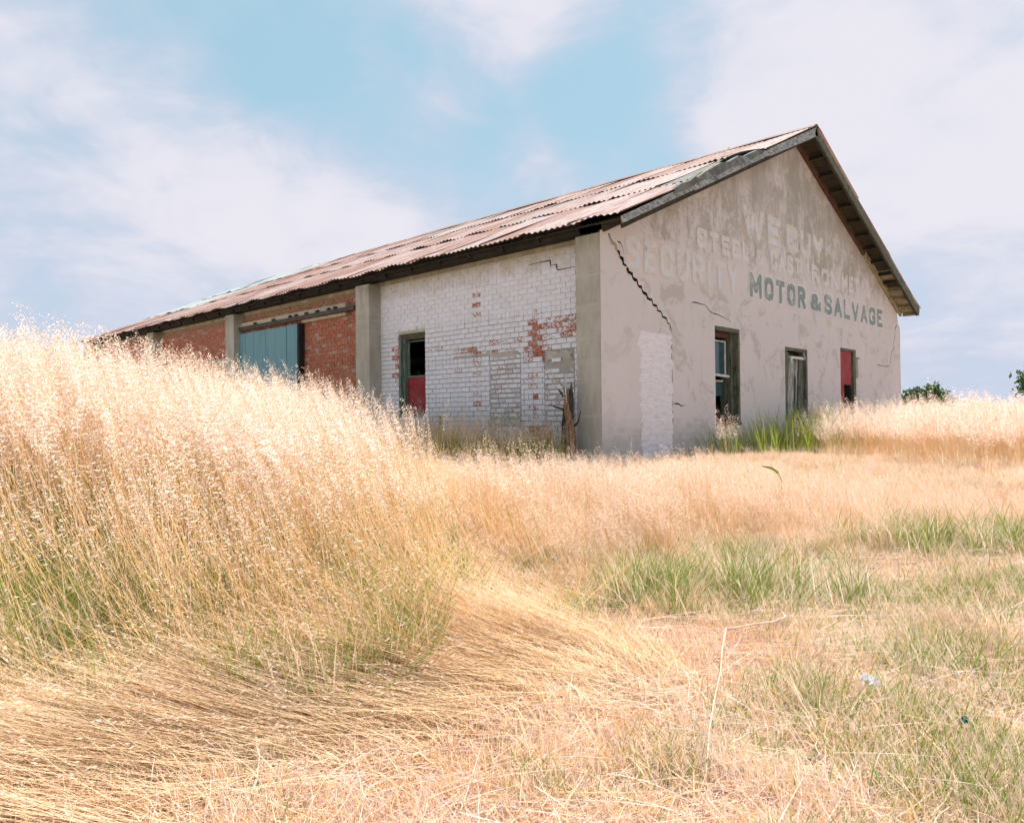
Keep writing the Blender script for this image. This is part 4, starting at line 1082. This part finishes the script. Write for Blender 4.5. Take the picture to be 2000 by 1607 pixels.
# flattened straw in front of the tall field: combed locks with gaps between them
cF = collection('straw_locks')
def lock_spec(n, Lr, th, spread, heads):
    def f(r):
        S = []
        for _ in range(n):
            S.append(dict(base=disc(r, .045), L=r.uniform(*Lr), th0=min(89, th[0]+r.gauss(0, 6))*D2R, th1=(th[1]+r.gauss(0, 4))*D2R, az=r.gauss(0, spread), w=r.uniform(.0015, .0030), mat=r.choice([0, 2, 2]), tube=True, seg=6, side=r.gauss(0, .05), z=r.uniform(-.01, .06), head=heads if r.random() < .4 else 0, hfrac=.2, hrad=.03, slen=.02))
            if r.random() < .20: S.append(dict(base=disc(r, .10), L=r.uniform(.15, .30), th0=r.uniform(20, 60)*D2R, th1=r.uniform(60, 120)*D2R, az=r.gauss(0, .9), w=.003, mat=2, seg=4))
        return S
    return f
for i in range(5): proto(cF, 'lock_%02d' % i, lock_spec(24, (1.0, 1.6), (87, 78), .06, 3), FM, 600+i)
for i in range(3): proto(cF, 'lock_%02d' % (5+i), lock_spec(18, (.8, 1.4), (84, 56), .12, 8), FM, 620+i)
for i in range(3): proto(cF, 'lock_%02d' % (8+i), lock_spec(14, (.3, .7), (78, 90), .5, 0), FM, 640+i)
u, v = samp(1400, -2.9, .90, 2.0, 3.95)
lim = np.interp(v, [2.0, 2.4, 2.8, 3.1, 3.5, 3.9], [-.75, -.45, .0, .50, .80, .85]) + (snoise(u, v, 2, 3)-.5)*.35
far = np.interp(u, [-2.9, -.9, -.3, .3], [3.0, 3.15, 3.6, 4.0])
ok = (u < lim) & (v < far) & (snoise(u*.35, v, 3.2, 9) + .30*(RNG.random(len(u))-.5) > .42)
u, v = u[ok], v[ok]; x, y = G2W(u, v)
kk = np.interp(v, [2.2, 2.9, 3.6], [-.03, .16, .42])
ANG = np.arctan2(-RY + FY*kk, -RX + FX*kk)
n2_ = 330      # the bright combed sweep where the roots of the lodged stems lie bare
ua = RNG.uniform(-.75, .85, n2_); va = 3.05 + .55*(ua+.75)/1.6 + RNG.normal(0, .16, n2_)
u = np.concatenate([u, ua]); v = np.concatenate([v, va]); x, y = G2W(u, v)
kk = np.interp(v, [2.2, 2.9, 3.6], [-.03, .16, .42])
ANG = np.arctan2(-RY + FY*kk, -RX + FX*kk)
print('locks', len(u))
scatter('flattened_straw', cF, x, y, ANG + RNG.normal(0, .13, len(u)) + (snoise(u, v, 1.6, 4)-.5)*.6, .80+RNG.random(len(u))*.35, np.where(RNG.random(len(u)) < .6, RNG.integers(0, 5, len(u)), RNG.integers(5, 11, len(u))), label='locks of flattened pale straw combed to the left in front of the tall grass')

# mid-height blond grass
MM = [M_MIDSTEM, M_HEAD, M_LYING, M_GREEN]
cB = collection('mid_grass')
def mid_spec(n=22, Lr=(.32, .78), head=12, th=(4, 28), green=.05, w=.0018, slen=.019, hrad=.034):
    def f(r):
        S = []
        for _ in range(n):
            b = disc(r, .17); L = r.uniform(*Lr)
            S.append(dict(base=b, L=L, th0=(th[0]+r.gauss(0, 7))*D2R, th1=(th[1]+r.gauss(0, 14))*D2R, az=r.gauss(0, .7), w=w, mat=0, tube=True, seg=4, head=head, hfrac=.30, hrad=hrad, slen=slen))
            if r.random() < .9:
                S.append(dict(base=b, L=r.uniform(.15, .38), th0=r.uniform(0, 30)*D2R, th1=r.uniform(20, 80)*D2R, az=r.uniform(0, 6.28), w=w*1.8, mat=3 if r.random() < green else 2, seg=4))
        return S
    return f
for i in range(4): proto(cB, 'mid_clump_%d' % i, mid_spec(), MM, 200+i)
for i in range(3): proto(cB, 'mid_clump_%d' % (4+i), mid_spec(green=.5, n=18), MM, 210+i)
for i in range(3): proto(cB, 'mid_clump_%d' % (7+i), mid_spec(n=15, Lr=(.6, 1.25), head=30, th=(4, 30), w=.0032, green=.12, slen=.030, hrad=.06), MM, 220+i)
for i in range(3): proto(cB, 'mid_clump_x%d' % i, mid_spec(n=13, Lr=(.30, .80), head=12, th=(6, 40), w=.0030, green=.15, slen=.028, hrad=.05), MM, 240+i)
NM = 15000
u, v = samp(NM, -8, 24, 4.9, 40)
# importance: nearer more
v = 4.9 + (v-4.9)**2/35.1
x, y = G2W(u, v)
front = 5.55 + .5*(snoise(u, v*0, .9, 12)-.5) + .25*np.clip(u-1.5, -1, 3)*.3 + (RNG.random(NM)-.5)*.9
ok = frust(u, v, 1.0) & outside(x, y, .10) & (v > front) & (u > ub(v)-.4)
u, v, x, y = u[ok], v[ok], x[ok], y[ok]
rband = np.clip((u-4.6)/2.0, 0, 1)*np.clip((v-10.2+.25*snoise(u, v, .7, 3)*3)/1.0, 0, 1)       # tall band on the right
patch = snoise(u, v, .9, 15)
pick = RNG.integers(0, 4, len(u))
pick = np.where(patch > .72, RNG.integers(4, 7, len(u)), pick)
pick = np.where(RNG.random(len(u)) < rband, RNG.integers(7, 10, len(u)), pick)
pick = np.where((pick < 7) & (v > 8.2), RNG.integers(10, 13, len(u)), pick)
size = (.95-.12*np.clip(u-1, 0, 1))*np.clip(1.45-.128*v, .12, .74)/.60*(.85+.3*snoise(u, v, 2.2, 22)) + RNG.normal(0, .05, len(u))
size = np.where((v < 6.6) & (u > .2), size*(.55+.45*np.clip((v-5.2)/1.4, 0, 1)), size)
size = np.where(u > 2.0, size*(1-.30*np.clip((u-2.0)/1.5, 0, 1)), size)
size = np.where((pick >= 7) & (pick < 10), (.60+.34*snoise(u, v, 1.1, 30)+.1*np.clip((u-5)/3, 0, 1))*np.clip(.35+rband, 0, 1)+RNG.normal(0, .06, len(u)), size)
size = np.clip(size, .30, 2)
kp = ~((v > 8.6) & (rband < .3) & (RNG.random(len(u)) < .45)); u, v, x, y, size, pick, rband = [q_[kp] for q_ in (u, v, x, y, size, pick, rband)]
print('mid clumps', len(u))
scatter('blond_grass', cB, x, y, LEFT + RNG.normal(0, .45, len(u)), size, pick, label='knee-high blond grass in front of the warehouse')

# short dry lawn, thatch and green tufts
cC = collection('short_grass')
def short_spec(n, Lr, mats, w=.0016, flat=False):
    def f(r):
        S = []
        for _ in range(n):
            if flat: S.append(dict(base=disc(r, .16), L=r.uniform(*Lr), th0=r.uniform(70, 92)*D2R, th1=r.uniform(80, 100)*D2R, az=r.uniform(0, 6.28), w=w, mat=r.choice(mats), seg=3, side=r.gauss(0, .3), z=r.uniform(0, .03)))
            else: S.append(dict(base=disc(r, .10), L=r.uniform(*Lr), th0=r.uniform(0, 40)*D2R, th1=r.uniform(20, 95)*D2R, az=r.uniform(0, 6.28), w=w, mat=r.choice(mats), seg=3))
        return S
    return f
CM = [M_THATCH, M_DRYLEAF, M_GREEN, M_YGREEN, M_STEM, M_GREENB]
for i in range(4): proto(cC, 'short_%02d' % i, short_spec(38, (.05, .17), [0, 0, 1, 1, 4, 0], .0022), CM, 300+i)
for i in range(3): proto(cC, 'short_%02d' % (4+i), short_spec(34, (.12, .42), [0, 0, 0, 4, 1], .0019, True), CM, 310+i)
for i in range(3): proto(cC, 'short_%02d' % (7+i), short_spec(44, (.06, .17), [2, 3, 5, 1, 0, 1], .0019), CM, 320+i)
for i in range(2): proto(cC, 'short_%02d' % (10+i), short_spec(60, (.14, .34), [3, 3, 2, 1, 1, 5], .0024), CM, 330+i)
NS_ = 16000
u, v = samp(NS_, -3.2, 6.0, 1.5, 7.6)
x, y = G2W(u, v)
ok = frust(u, v, .5) & ((v < 6.6) | (u > 1.5)) & ((u > ub(v)-.8) | (v < 4.3)) & (snoise(u, v, 3.1, 33) + .8*RNG.random(NS_) > .34)
u, v, x, y = u[ok], v[ok], x[ok], y[ok]
GP = [(1.45, 2.95, .5, .25), (1.17, 4.55, .55, .38), (.75, 4.75, .35, .30), (1.57, 3.06, .35, .28), (1.25, 3.2, .22, .2), (3.4, 5.6, .9, .38), (1.75, 5.6, .5, .35), (.36, 5.4, .35, .35), (2.66, 4.5, .75, .42), (2.2, 3.65, .5, .3), (1.55, 2.58, .35, .22), (.5, 2.78, .12, .08), (2.2, 5.3, .3, .3), (1.9, 2.5, .3, .5), (.15, 2.6, .10, .06), (.95, 2.2, .2, .12), (.45, 4.5, .2, .2), (-2.3, 3.35, .5, .3), (-1.4, 3.45, .5, .3), (-.85, 3.3, .22, .15), (-1.9, 2.9, .3, .15), (.9, 4.9, .8, .22), (3.0, 4.6, .9, .4), (2.4, 3.2, .5, .3)]
gmask = np.zeros(len(u))
for (a, b_, su, sv) in GP: gmask = np.maximum(gmask, np.exp(-((u-a)/su)**2-((v-b_)/sv)**2))
isg = RNG.random(len(u)) < gmask*.70 + .06*snoise(u, v, 1.4, 41)
rn = RNG.random(len(u))
pick = np.where(rn < .42, RNG.integers(0, 4, len(u)), RNG.integers(4, 7, len(u)))
pick = np.where(isg, RNG.integers(7, 10, len(u)), pick)
bigm = np.maximum(np.maximum(np.exp(-((u-1.2)/.55)**2-((v-4.6)/.28)**2), .8*np.exp(-((u+2.0)/.7)**2-((v-3.4)/.22)**2)), np.exp(-((u-3.4)/.8)**2-((v-5.65)/.25)**2))
pick = np.where((RNG.random(len(u)) < bigm*.26), RNG.integers(10, 12, len(u)), pick)
print('short clumps', len(u))
scatter('short_grass', cC, x, y, RNG.uniform(0, 6.28, len(u)), .75+RNG.random(len(u))*.5+.25*gmask, pick, label='short dry grass, thatch and green tufts in the foreground')

scatter('green_undergrowth', cC, UNDER[0], UNDER[1], LEFT+RNG.normal(0, .7, len(UNDER[0])), 1.15+RNG.random(len(UNDER[0]))*.5, RNG.integers(10, 12, len(UNDER[0])), label='green blades growing between the tall leaning stalks')

u, v = samp(70, -2.6, .3, 2.3, 3.4); x, y = G2W(u, v)
scatter('loose_litter', cC, x, y, RNG.uniform(0, 6.28, len(u)), 0.8+RNG.random(len(u))*.4, RNG.integers(4, 7, len(u)), label='loose broken straws scattered over the flattened grass', zoff=.05)

# low stubble between the mid grass and the gable
u, v = samp(6500, -2.0, 9.5, 7.2, 13.0); x, y = G2W(u, v)
ok = outside(x, y, .03) & frust(u, v, .5) & (u > ub(v)-.3)
u, v, x, y = u[ok], v[ok], x[ok], y[ok]
pk = np.where(RNG.random(len(u)) < .12, RNG.integers(7, 10, len(u)), RNG.integers(0, 4, len(u)))
scatter('stubble', cC, x, y, RNG.uniform(0, 6.28, len(u)), (.45+RNG.random(len(u))*.45)*np.interp(v, [7.2, 9], [1.5, 1.0]), pk, label='low dry stubble between the blond grass and the gable wall')

# green undergrowth along the foot of the side wall
n_ = 620
yy = RNG.uniform(.3, 9.5, n_)*U; xx = -RNG.random(n_)**1.3*1.4 + .02
ok = outside(xx, yy, .02); xx, yy = xx[ok], yy[ok]
cD = collection('foot_weeds')
def weed_spec(r):
    S = []
    for _ in range(22):
        S.append(dict(base=disc(r, .13), L=r.uniform(.25, .6), th0=r.uniform(0, 18)*D2R, th1=r.uniform(10, 60)*D2R, az=r.uniform(0, 6.28), w=.0035, mat=r.choice([3, 3, 2, 5, 1]), seg=5))
    for _ in range(7):
        S.append(dict(base=disc(r, .13), L=r.uniform(.45, .75), th0=r.uniform(0, 10)*D2R, th1=r.uniform(5, 35)*D2R, az=r.uniform(0, 6.28), w=.0016, mat=4, tube=True, seg=5, head=24, hfrac=.4, hrad=.05, slen=.02, hmat=0))
    return S
for i in range(4): proto(cD, 'foot_weed_%d' % i, weed_spec, CM, 400+i)
scatter('wall_foot_weeds', cD, xx, yy, RNG.uniform(0, 6.28, len(xx)), .65+RNG.random(len(xx))*.5, RNG.integers(0, 4, len(xx)), label='green and straw weeds along the foot of the white brick wall')

# ------------------------------------------------------------------ individual plants
def plant(name, x, y, spec, mats, seed, label, cat, group=None, s=1.0, part='blades'):
    r = random.Random(seed); z = float(gz(np.array([x]), np.array([y]))[0])
    e = empty(name, (x, y, z-.01), label=label, category=cat)
    if group: e['group'] = group
    sp = spec(r); V, F, MI = blades(r, sp)
    stems = [i for i, m in enumerate(MI)]
    def sub(nm, sel):
        ids = [i for i in range(len(F)) if sel(MI[i])]
        if not ids: return
        mp = {}; VV_, FF_, M2 = [], [], []
        for i in ids:
            f_ = []
            for k in F[i]:
                if k not in mp: mp[k] = len(VV_); VV_.append(tuple(c*s for c in V[k]))
                f_.append(mp[k])
            FF_.append(tuple(f_)); M2.append(MI[i])
        me = bpy.data.meshes.new(nm); me.from_pydata(VV_, [], FF_)
        for m in mats: me.materials.append(m)
        me.polygons.foreach_set('material_index', M2); me.update(); link(nm, me, None, e)
    sub('leaves', lambda m: m in (2, 3)); sub('stems', lambda m: m == 0); sub('seed_heads', lambda m: m == 1)
    return e
PM = [M_STEM, M_HEAD, M_YGREEN, M_GREEN]
def johnson(n=70, Lr=(.40, .85), w=.012):
    def f(r):
        return [dict(base=disc(r, .36), L=r.uniform(*Lr), th0=r.uniform(0, 26)*D2R, th1=r.uniform(10, 70)*D2R, az=r.uniform(0, 6.28), w=w*r.uniform(.6, 1.1), mat=r.choice([2, 3, 3, 2]), seg=6) for _ in range(n)]
    return f
def oat(n=7, Lr=(.8, 1.1), head=60):
    def f(r):
        return [dict(base=disc(r, .10), L=r.uniform(*Lr), th0=r.uniform(0, 8)*D2R, th1=r.uniform(5, 22)*D2R, az=r.uniform(0, 6.28), w=.002, mat=0, tube=True, seg=7, head=head, hfrac=.45, hrad=.075, slen=.030, droop=.9) for _ in range(n)]
    return f
gy = -.35
for i, (xx_, yy_, sc_, lb) in enumerate([
        (2.55, -.50, .85, 'sparse green grass clump just right of the whitewashed infill'),
        (3.65, -.55, 1.1, 'green grass clump with broad blades below the glazed gable window'),
        (4.75, -.60, 1.3, 'bushy bright green clump right of the glazed gable window'),
        (5.6, -.65, 1.45, 'tallest bright green grass clump midway between the gable windows'),
        (6.4, -.60, 1.35, 'dense green grass clump left of the planked gable window'),
        (7.3, -.65, 1.2, 'green grass clump in front of the planked gable window'),
        (8.3, -.70, 1.0, 'small yellow-green clump between planked and red gable windows')]):
    plant('johnson_grass', xx_, yy_, johnson(), PM, 500+i, lb, 'grass clump', 'broad-bladed green clumps along the gable', sc_*.98)
for i, (uu_, vv_, sc_, n_, lb) in enumerate([
        (3.02, 10.6, .80, 10, 'tall pale oat plant standing in front of the glazed gable window'),
        (4.75, 12.3, .85, 1, 'single slim oat plant against the planked gable window'),
        (6.75, 13.6, .95, 8, 'pinkish oat plant at the far right corner of the gable'),
        (5.55, 9.0, .80, 4, 'small wispy oat plant against the sky right of the warehouse'),
        (5.75, 9.2, .95, 10, 'tall feathery oat plant against the sky beside the far bush'),
        (-1.50, 12.1, .62, 4, 'oat stems in front of the white brick wall near its middle')]):
    xx_, yy_ = G2W(uu_, vv_)
    plant('wild_oat', xx_, yy_, oat(n_), PM, 540+i, lb, 'wild oat', 'oat plants standing above the grass', sc_)
def leafy(r):
    S = []
    for k in range(3):
        b = disc(r, .04); S.append(dict(base=b, L=.75, th0=.02, th1=.12, az=k*2, w=.004, mat=0, tube=True, seg=6))
        for j in range(26):
            h = .1+.6*j/26; S.append(dict(base=(b[0], b[1]), z=h, L=r.uniform(.06, .11), th0=.8, th1=1.9, az=j*2.4, w=.011, mat=3, seg=3))
    return S
xx_, yy_ = -.30, 2.52*U
plant('leafy_weed', xx_, yy_, leafy, PM, 560, 'single upright leafy weed in front of the white brick wall', 'weed', None, 1.0)

# wild oat heads rising above the tall mass on the skyline
def skyline(r):
    return [dict(base=disc(r, .05), L=1.45, th0=r.uniform(0, 8)*D2R, th1=r.uniform(30, 60)*D2R, az=r.gauss(0, .15), w=.002, mat=0, tube=True, seg=9, head=44, hfrac=.24, hrad=.05, slen=.034, droop=.6) for _ in range(2)]
for i, (uu_, vv_, sc_, lb) in enumerate([
        (-1.35, 5.2, 1.10, 'oat heads rising over the tall grass at the far left end of the roof'),
        (-1.02, 3.9, .93, 'large oat head arching against the blue sliding door'),
        (-1.35, 4.0, .95, 'arching oat heads in front of the third brick bay'),
        (-.62, 4.1, .86, 'oat heads at the red brick bay left of the white wall'),
        (-.45, 4.6, .85, 'oat heads in front of the foot of the second pillar'),
        (-3.15, 5.0, 1.08, 'oat head sticking up against the sky at the left edge'),
        (-2.55, 5.1, 1.05, 'oat head arching against the sky left of the roof')]):
    xx_, yy_ = G2W(uu_, vv_)
    e = plant('wild_oat', xx_, yy_, skyline, PM, 580+i, lb, 'wild oat', 'oat heads rising from the tall grass', sc_)
    e.rotation_euler.z = LEFT

# ------------------------------------------------------------------ dead tree stump by the corner
st = empty('dead_stump', (-.15*U, .36*U, -.1), label='dead splintered tree stump with peeled bark beside the corner pillar', category='tree stump')
def loc(p): return (p[0]*U, (p[1]-.0)*U, p[2]*U)
base = Vector((-.15*U, .36*U, -.1))
def T(name, pts, rad, m, n=8, smooth=True):
    mb = MB(); P = [Vector((a*U, b_*U, c*U))-base for a, b_, c in pts]
    mb.tube(P, [q*U for q in rad], n); q_ = random.Random(len(name)+len(pts)); 
    mb.v = [(a+q_.uniform(-.006, .006), b_+q_.uniform(-.006, .006), c) for a, b_, c in mb.v]
    return mb.mk(name, m, st, smooth, k=1.0)
T('trunk', [(-.15, .30, -.12), (-.15, .315, .05), (-.15, .335, .25), (-.15, .36, .45), (-.15, .375, .62), (-.15, .365, .74)], [.075, .058, .052, .048, .040, .018], M_BARK, 9)
T('trunk', [(-.13, .33, .20), (-.14, .33, .45), (-.15, .325, .62), (-.15, .32, .80)], [.030, .030, .026, .010], M_BARKD, 7)
T('trunk', [(-.16, .43, .10), (-.16, .425, .35), (-.16, .42, .55)], [.030, .028, .006], M_BARKD, 7)
T('branch', [(-.17, .40, .50), (-.19, .52, .53), (-.20, .62, .57)], [.016, .011, .004], M_BARKD, 6)
T('branch', [(-.16, .42, .66), (-.17, .48, .72), (-.17, .52, .76)], [.020, .012, .003], M_BARKD, 6)
T('branch', [(-.15, .40, .70), (-.15, .45, .78), (-.14, .50, .80)], [.018, .010, .003], M_BARKD, 6)
T('branch', [(-.13, .30, .30), (-.13, .24, .36), (-.13, .20, .48)], [.014, .010, .004], M_BARKD, 6)
T('bark_strip', [(-.20, .345, .58), (-.205, .362, .72), (-.20, .358, .86), (-.17, .36, .92)], [.006, .010, .007, .002], M_BARKP, 4)
T('bark_strip', [(-.20, .39, .66), (-.21, .40, .76), (-.20, .37, .88)], [.010, .010, .003], M_BARKP, 4)
T('vine', [(.15, .36, .88), (.19, .44, 1.05), (.205, .47, 1.20), (.205, .50, 1.27)], [.004, .003, .003, .002], M_BARKD, 4)

# standpipe at the foot of the gable
spz = -.30
e = empty('standpipe', (.30, -.28, -.05), label='short capped white standpipe at the foot of the gable corner', category='pipe')
MB().tube([(0, 0, 0), (0, 0, .24)], .020, 10).mk('pipe', M_WHITEPAINT, e, True, k=1.0)
MB().tube([(0, 0, .2405), (0, 0, .265)], .028, 10).mk('cap', M_WHITEPAINT, e, True, k=1.0)
MB().tube([(-.005, 0, .22), (-.05, 0, .235), (-.06, 0, .21)], .009, 6).mk('spout', M_WHITEPAINT, e, True, k=1.0)

# ------------------------------------------------------------------ litter and stray stalks
def gpt(u, v, h=0.0):
    x, y = G2W(u, v); return Vector((x, y, float(gz(np.array([x]), np.array([y]))[0])+h))
q = random.Random(4)
def scrap(name, u, v, size, m, label, cat):
    c = gpt(u, v, .11); V, F = [], []; n = 7
    for j in range(n):
        for i in range(n):
            V.append(((i/(n-1)-.5)*size+q.uniform(-.006, .006), (j/(n-1)-.5)*size*.7+q.uniform(-.006, .006), .03*math.sin(i*1.3+j)*size*5+q.uniform(0, .02)))
    for j in range(n-1):
        for i in range(n-1): a = j*n+i; F.append((a, a+1, a+n+1, a+n))
    o = link(name, mesh(name, V, F, False, 1.0), m, None, label=label, category=cat); o.location = c; o.rotation_euler = (.5, .2, YAW*-1+.3)
    return o
M_PAPER = plain('white_plastic', (0.82, 0.82, 0.86), 0.5, 0.1)
M_BLUEP = plain('blue_plastic', (0.02, 0.20, 0.32), 0.4, 0.2)
scrap('plastic_scrap', 1.53, 3.25, .08, M_PAPER, 'crumpled white plastic scrap lying on the dry grass', 'litter')
scrap('plastic_scrap', 1.72, 2.90, .032, M_BLUEP, 'tiny blue plastic scrap in the green tuft', 'litter')
pts = [gpt(.56, 2.45, .04), gpt(.66, 2.62, .07), gpt(.735, 2.86, .10), gpt(.815, 3.08, .115), gpt(.90, 3.30, .13), gpt(.985, 3.58, .115), gpt(1.06, 3.78, .14)]
o0 = pts[0].copy(); e = empty('fallen_stalk', tuple(o0), label='long pale kinked stalk lying across the short grass', category='stalk')
MB().tube([p-o0 for p in pts], [.001, .002, .003, .0035, .003, .004, .005], 6).mk('stem', M_DRYLEAF, e, True, k=1.0)
pts2 = [pts[-1], gpt(1.13, 3.86, .12), gpt(1.24, 3.88, .135), gpt(1.36, 3.97, .11), gpt(1.44, 4.00, .13), gpt(1.47, 4.14, .11)]
MB().tube([p-o0 for p in pts2], [.009, .006, .005, .008, .005, .002], 6).mk('stem', M_THATCH, e, True, k=1.0)
pts = [gpt(2.35, 6.6, .30), gpt(2.36, 6.6, .42), gpt(2.33, 6.6, .50), gpt(2.27, 6.6, .545), gpt(2.19, 6.6, .565)]
V, F = [], []; o0 = pts[0].copy()
for i, p in enumerate(pts):
    w_ = [.004, .008, .014, .014, .004][i]; V += [tuple(p-o0+Vector((0, 0, w_))), tuple(p-o0-Vector((0, 0, w_))), tuple(p-o0+Vector((-.005, -.006, 0)))]
for i in range(4): k = 3*i; F += [(k, k+2, k+5, k+3), (k+2, k+1, k+4, k+5)]
for i in range(6):
    t_ = i/5; p = Vector((-.01*math.sin(t_*3), .005*t_, -.32*(1-t_))); V += [tuple(p+Vector((-.004, 0, 0))), tuple(p+Vector((.004, 0, 0)))]
for i in range(5): k = 15+2*i; F.append((k, k+1, k+3, k+2))
o = link('curled_leaf', mesh('curled_leaf', V, F, True, 1.0), M_YGREEN, None, label='single curled olive-green leaf above the blond grass', category='leaf'); o.location = o0

# ------------------------------------------------------------------ distant trees
def tree(u, v, rad, hgt, base_z, seed, label, n=5200, ls=.16):
    r = np.random.default_rng(seed); x, y = G2W(u, v); z0 = float(gz(np.array([x]), np.array([y]))[0])
    e = empty('tree', (x, y, z0-.05), label=label, category='tree', group='trees beyond the field')
    MB().tube([(0, 0, 0), (.1, 0, hgt*.3), (0, .1, hgt*.55)], [.16, .12, .08], 8).mk('trunk', M_BARKD, e, True, k=1.0)
    rr_ = random.Random(seed)
    for k in range(5):
        a = k*1.26; MB().tube([(.05, 0, hgt*.3), (math.cos(a)*rad*.5, math.sin(a)*rad*.5, hgt*.6), (math.cos(a)*rad*.8, math.sin(a)*rad*.8, hgt*.75)], [.07, .045, .02], 5).mk('limb', M_BARKD, e, True, k=1.0)
    nc = 60; cc = r.normal(0, 1, (nc, 3)); cc /= np.linalg.norm(cc, axis=1)[:, None]; cc *= (r.random(nc)**.4)[:, None]
    cc *= np.array([rad, rad, (hgt-base_z)/2*.9]); cc[:, 2] += (hgt+base_z)/2
    which = r.integers(0, nc, n); P = cc[which] + r.normal(0, rad*.13, (n, 3))
    d1 = r.normal(0, 1, (n, 3)); d1 /= np.linalg.norm(d1, axis=1)[:, None]; d2 = np.cross(d1, r.normal(0, 1, (n, 3))); d2 /= np.linalg.norm(d2, axis=1)[:, None]
    s_ = ls*r.uniform(.6, 1.3, n)[:, None]
    Vv = np.stack([P-d1*s_, P+d2*s_*.5, P+d1*s_, P-d2*s_*.5], 1).reshape(-1, 3)
    me = bpy.data.meshes.new('crown'); me.vertices.add(len(Vv)); me.vertices.foreach_set('co', Vv.astype(np.float32).ravel())
    me.loops.add(4*n); me.loops.foreach_set('vertex_index', np.arange(4*n)); me.polygons.add(n); me.polygons.foreach_set('loop_start', np.arange(0, 4*n, 4)); me.update()
    link('crown', me, M_LEAF, e)
tree(31.2, 56, 1.75, 3.25, .4, 1, 'low round bush-like tree just right of the warehouse', 5200, .17)
tree(27.8, 52, 1.0, 2.6, .3, 4, 'smallest dark shrub-like tree touching the gable corner on the horizon', 2500, .15)
tree(34.3, 47, 2.0, 4.9, .3, 2, 'taller dark tree cut by the right edge of the view', 7000, .17)
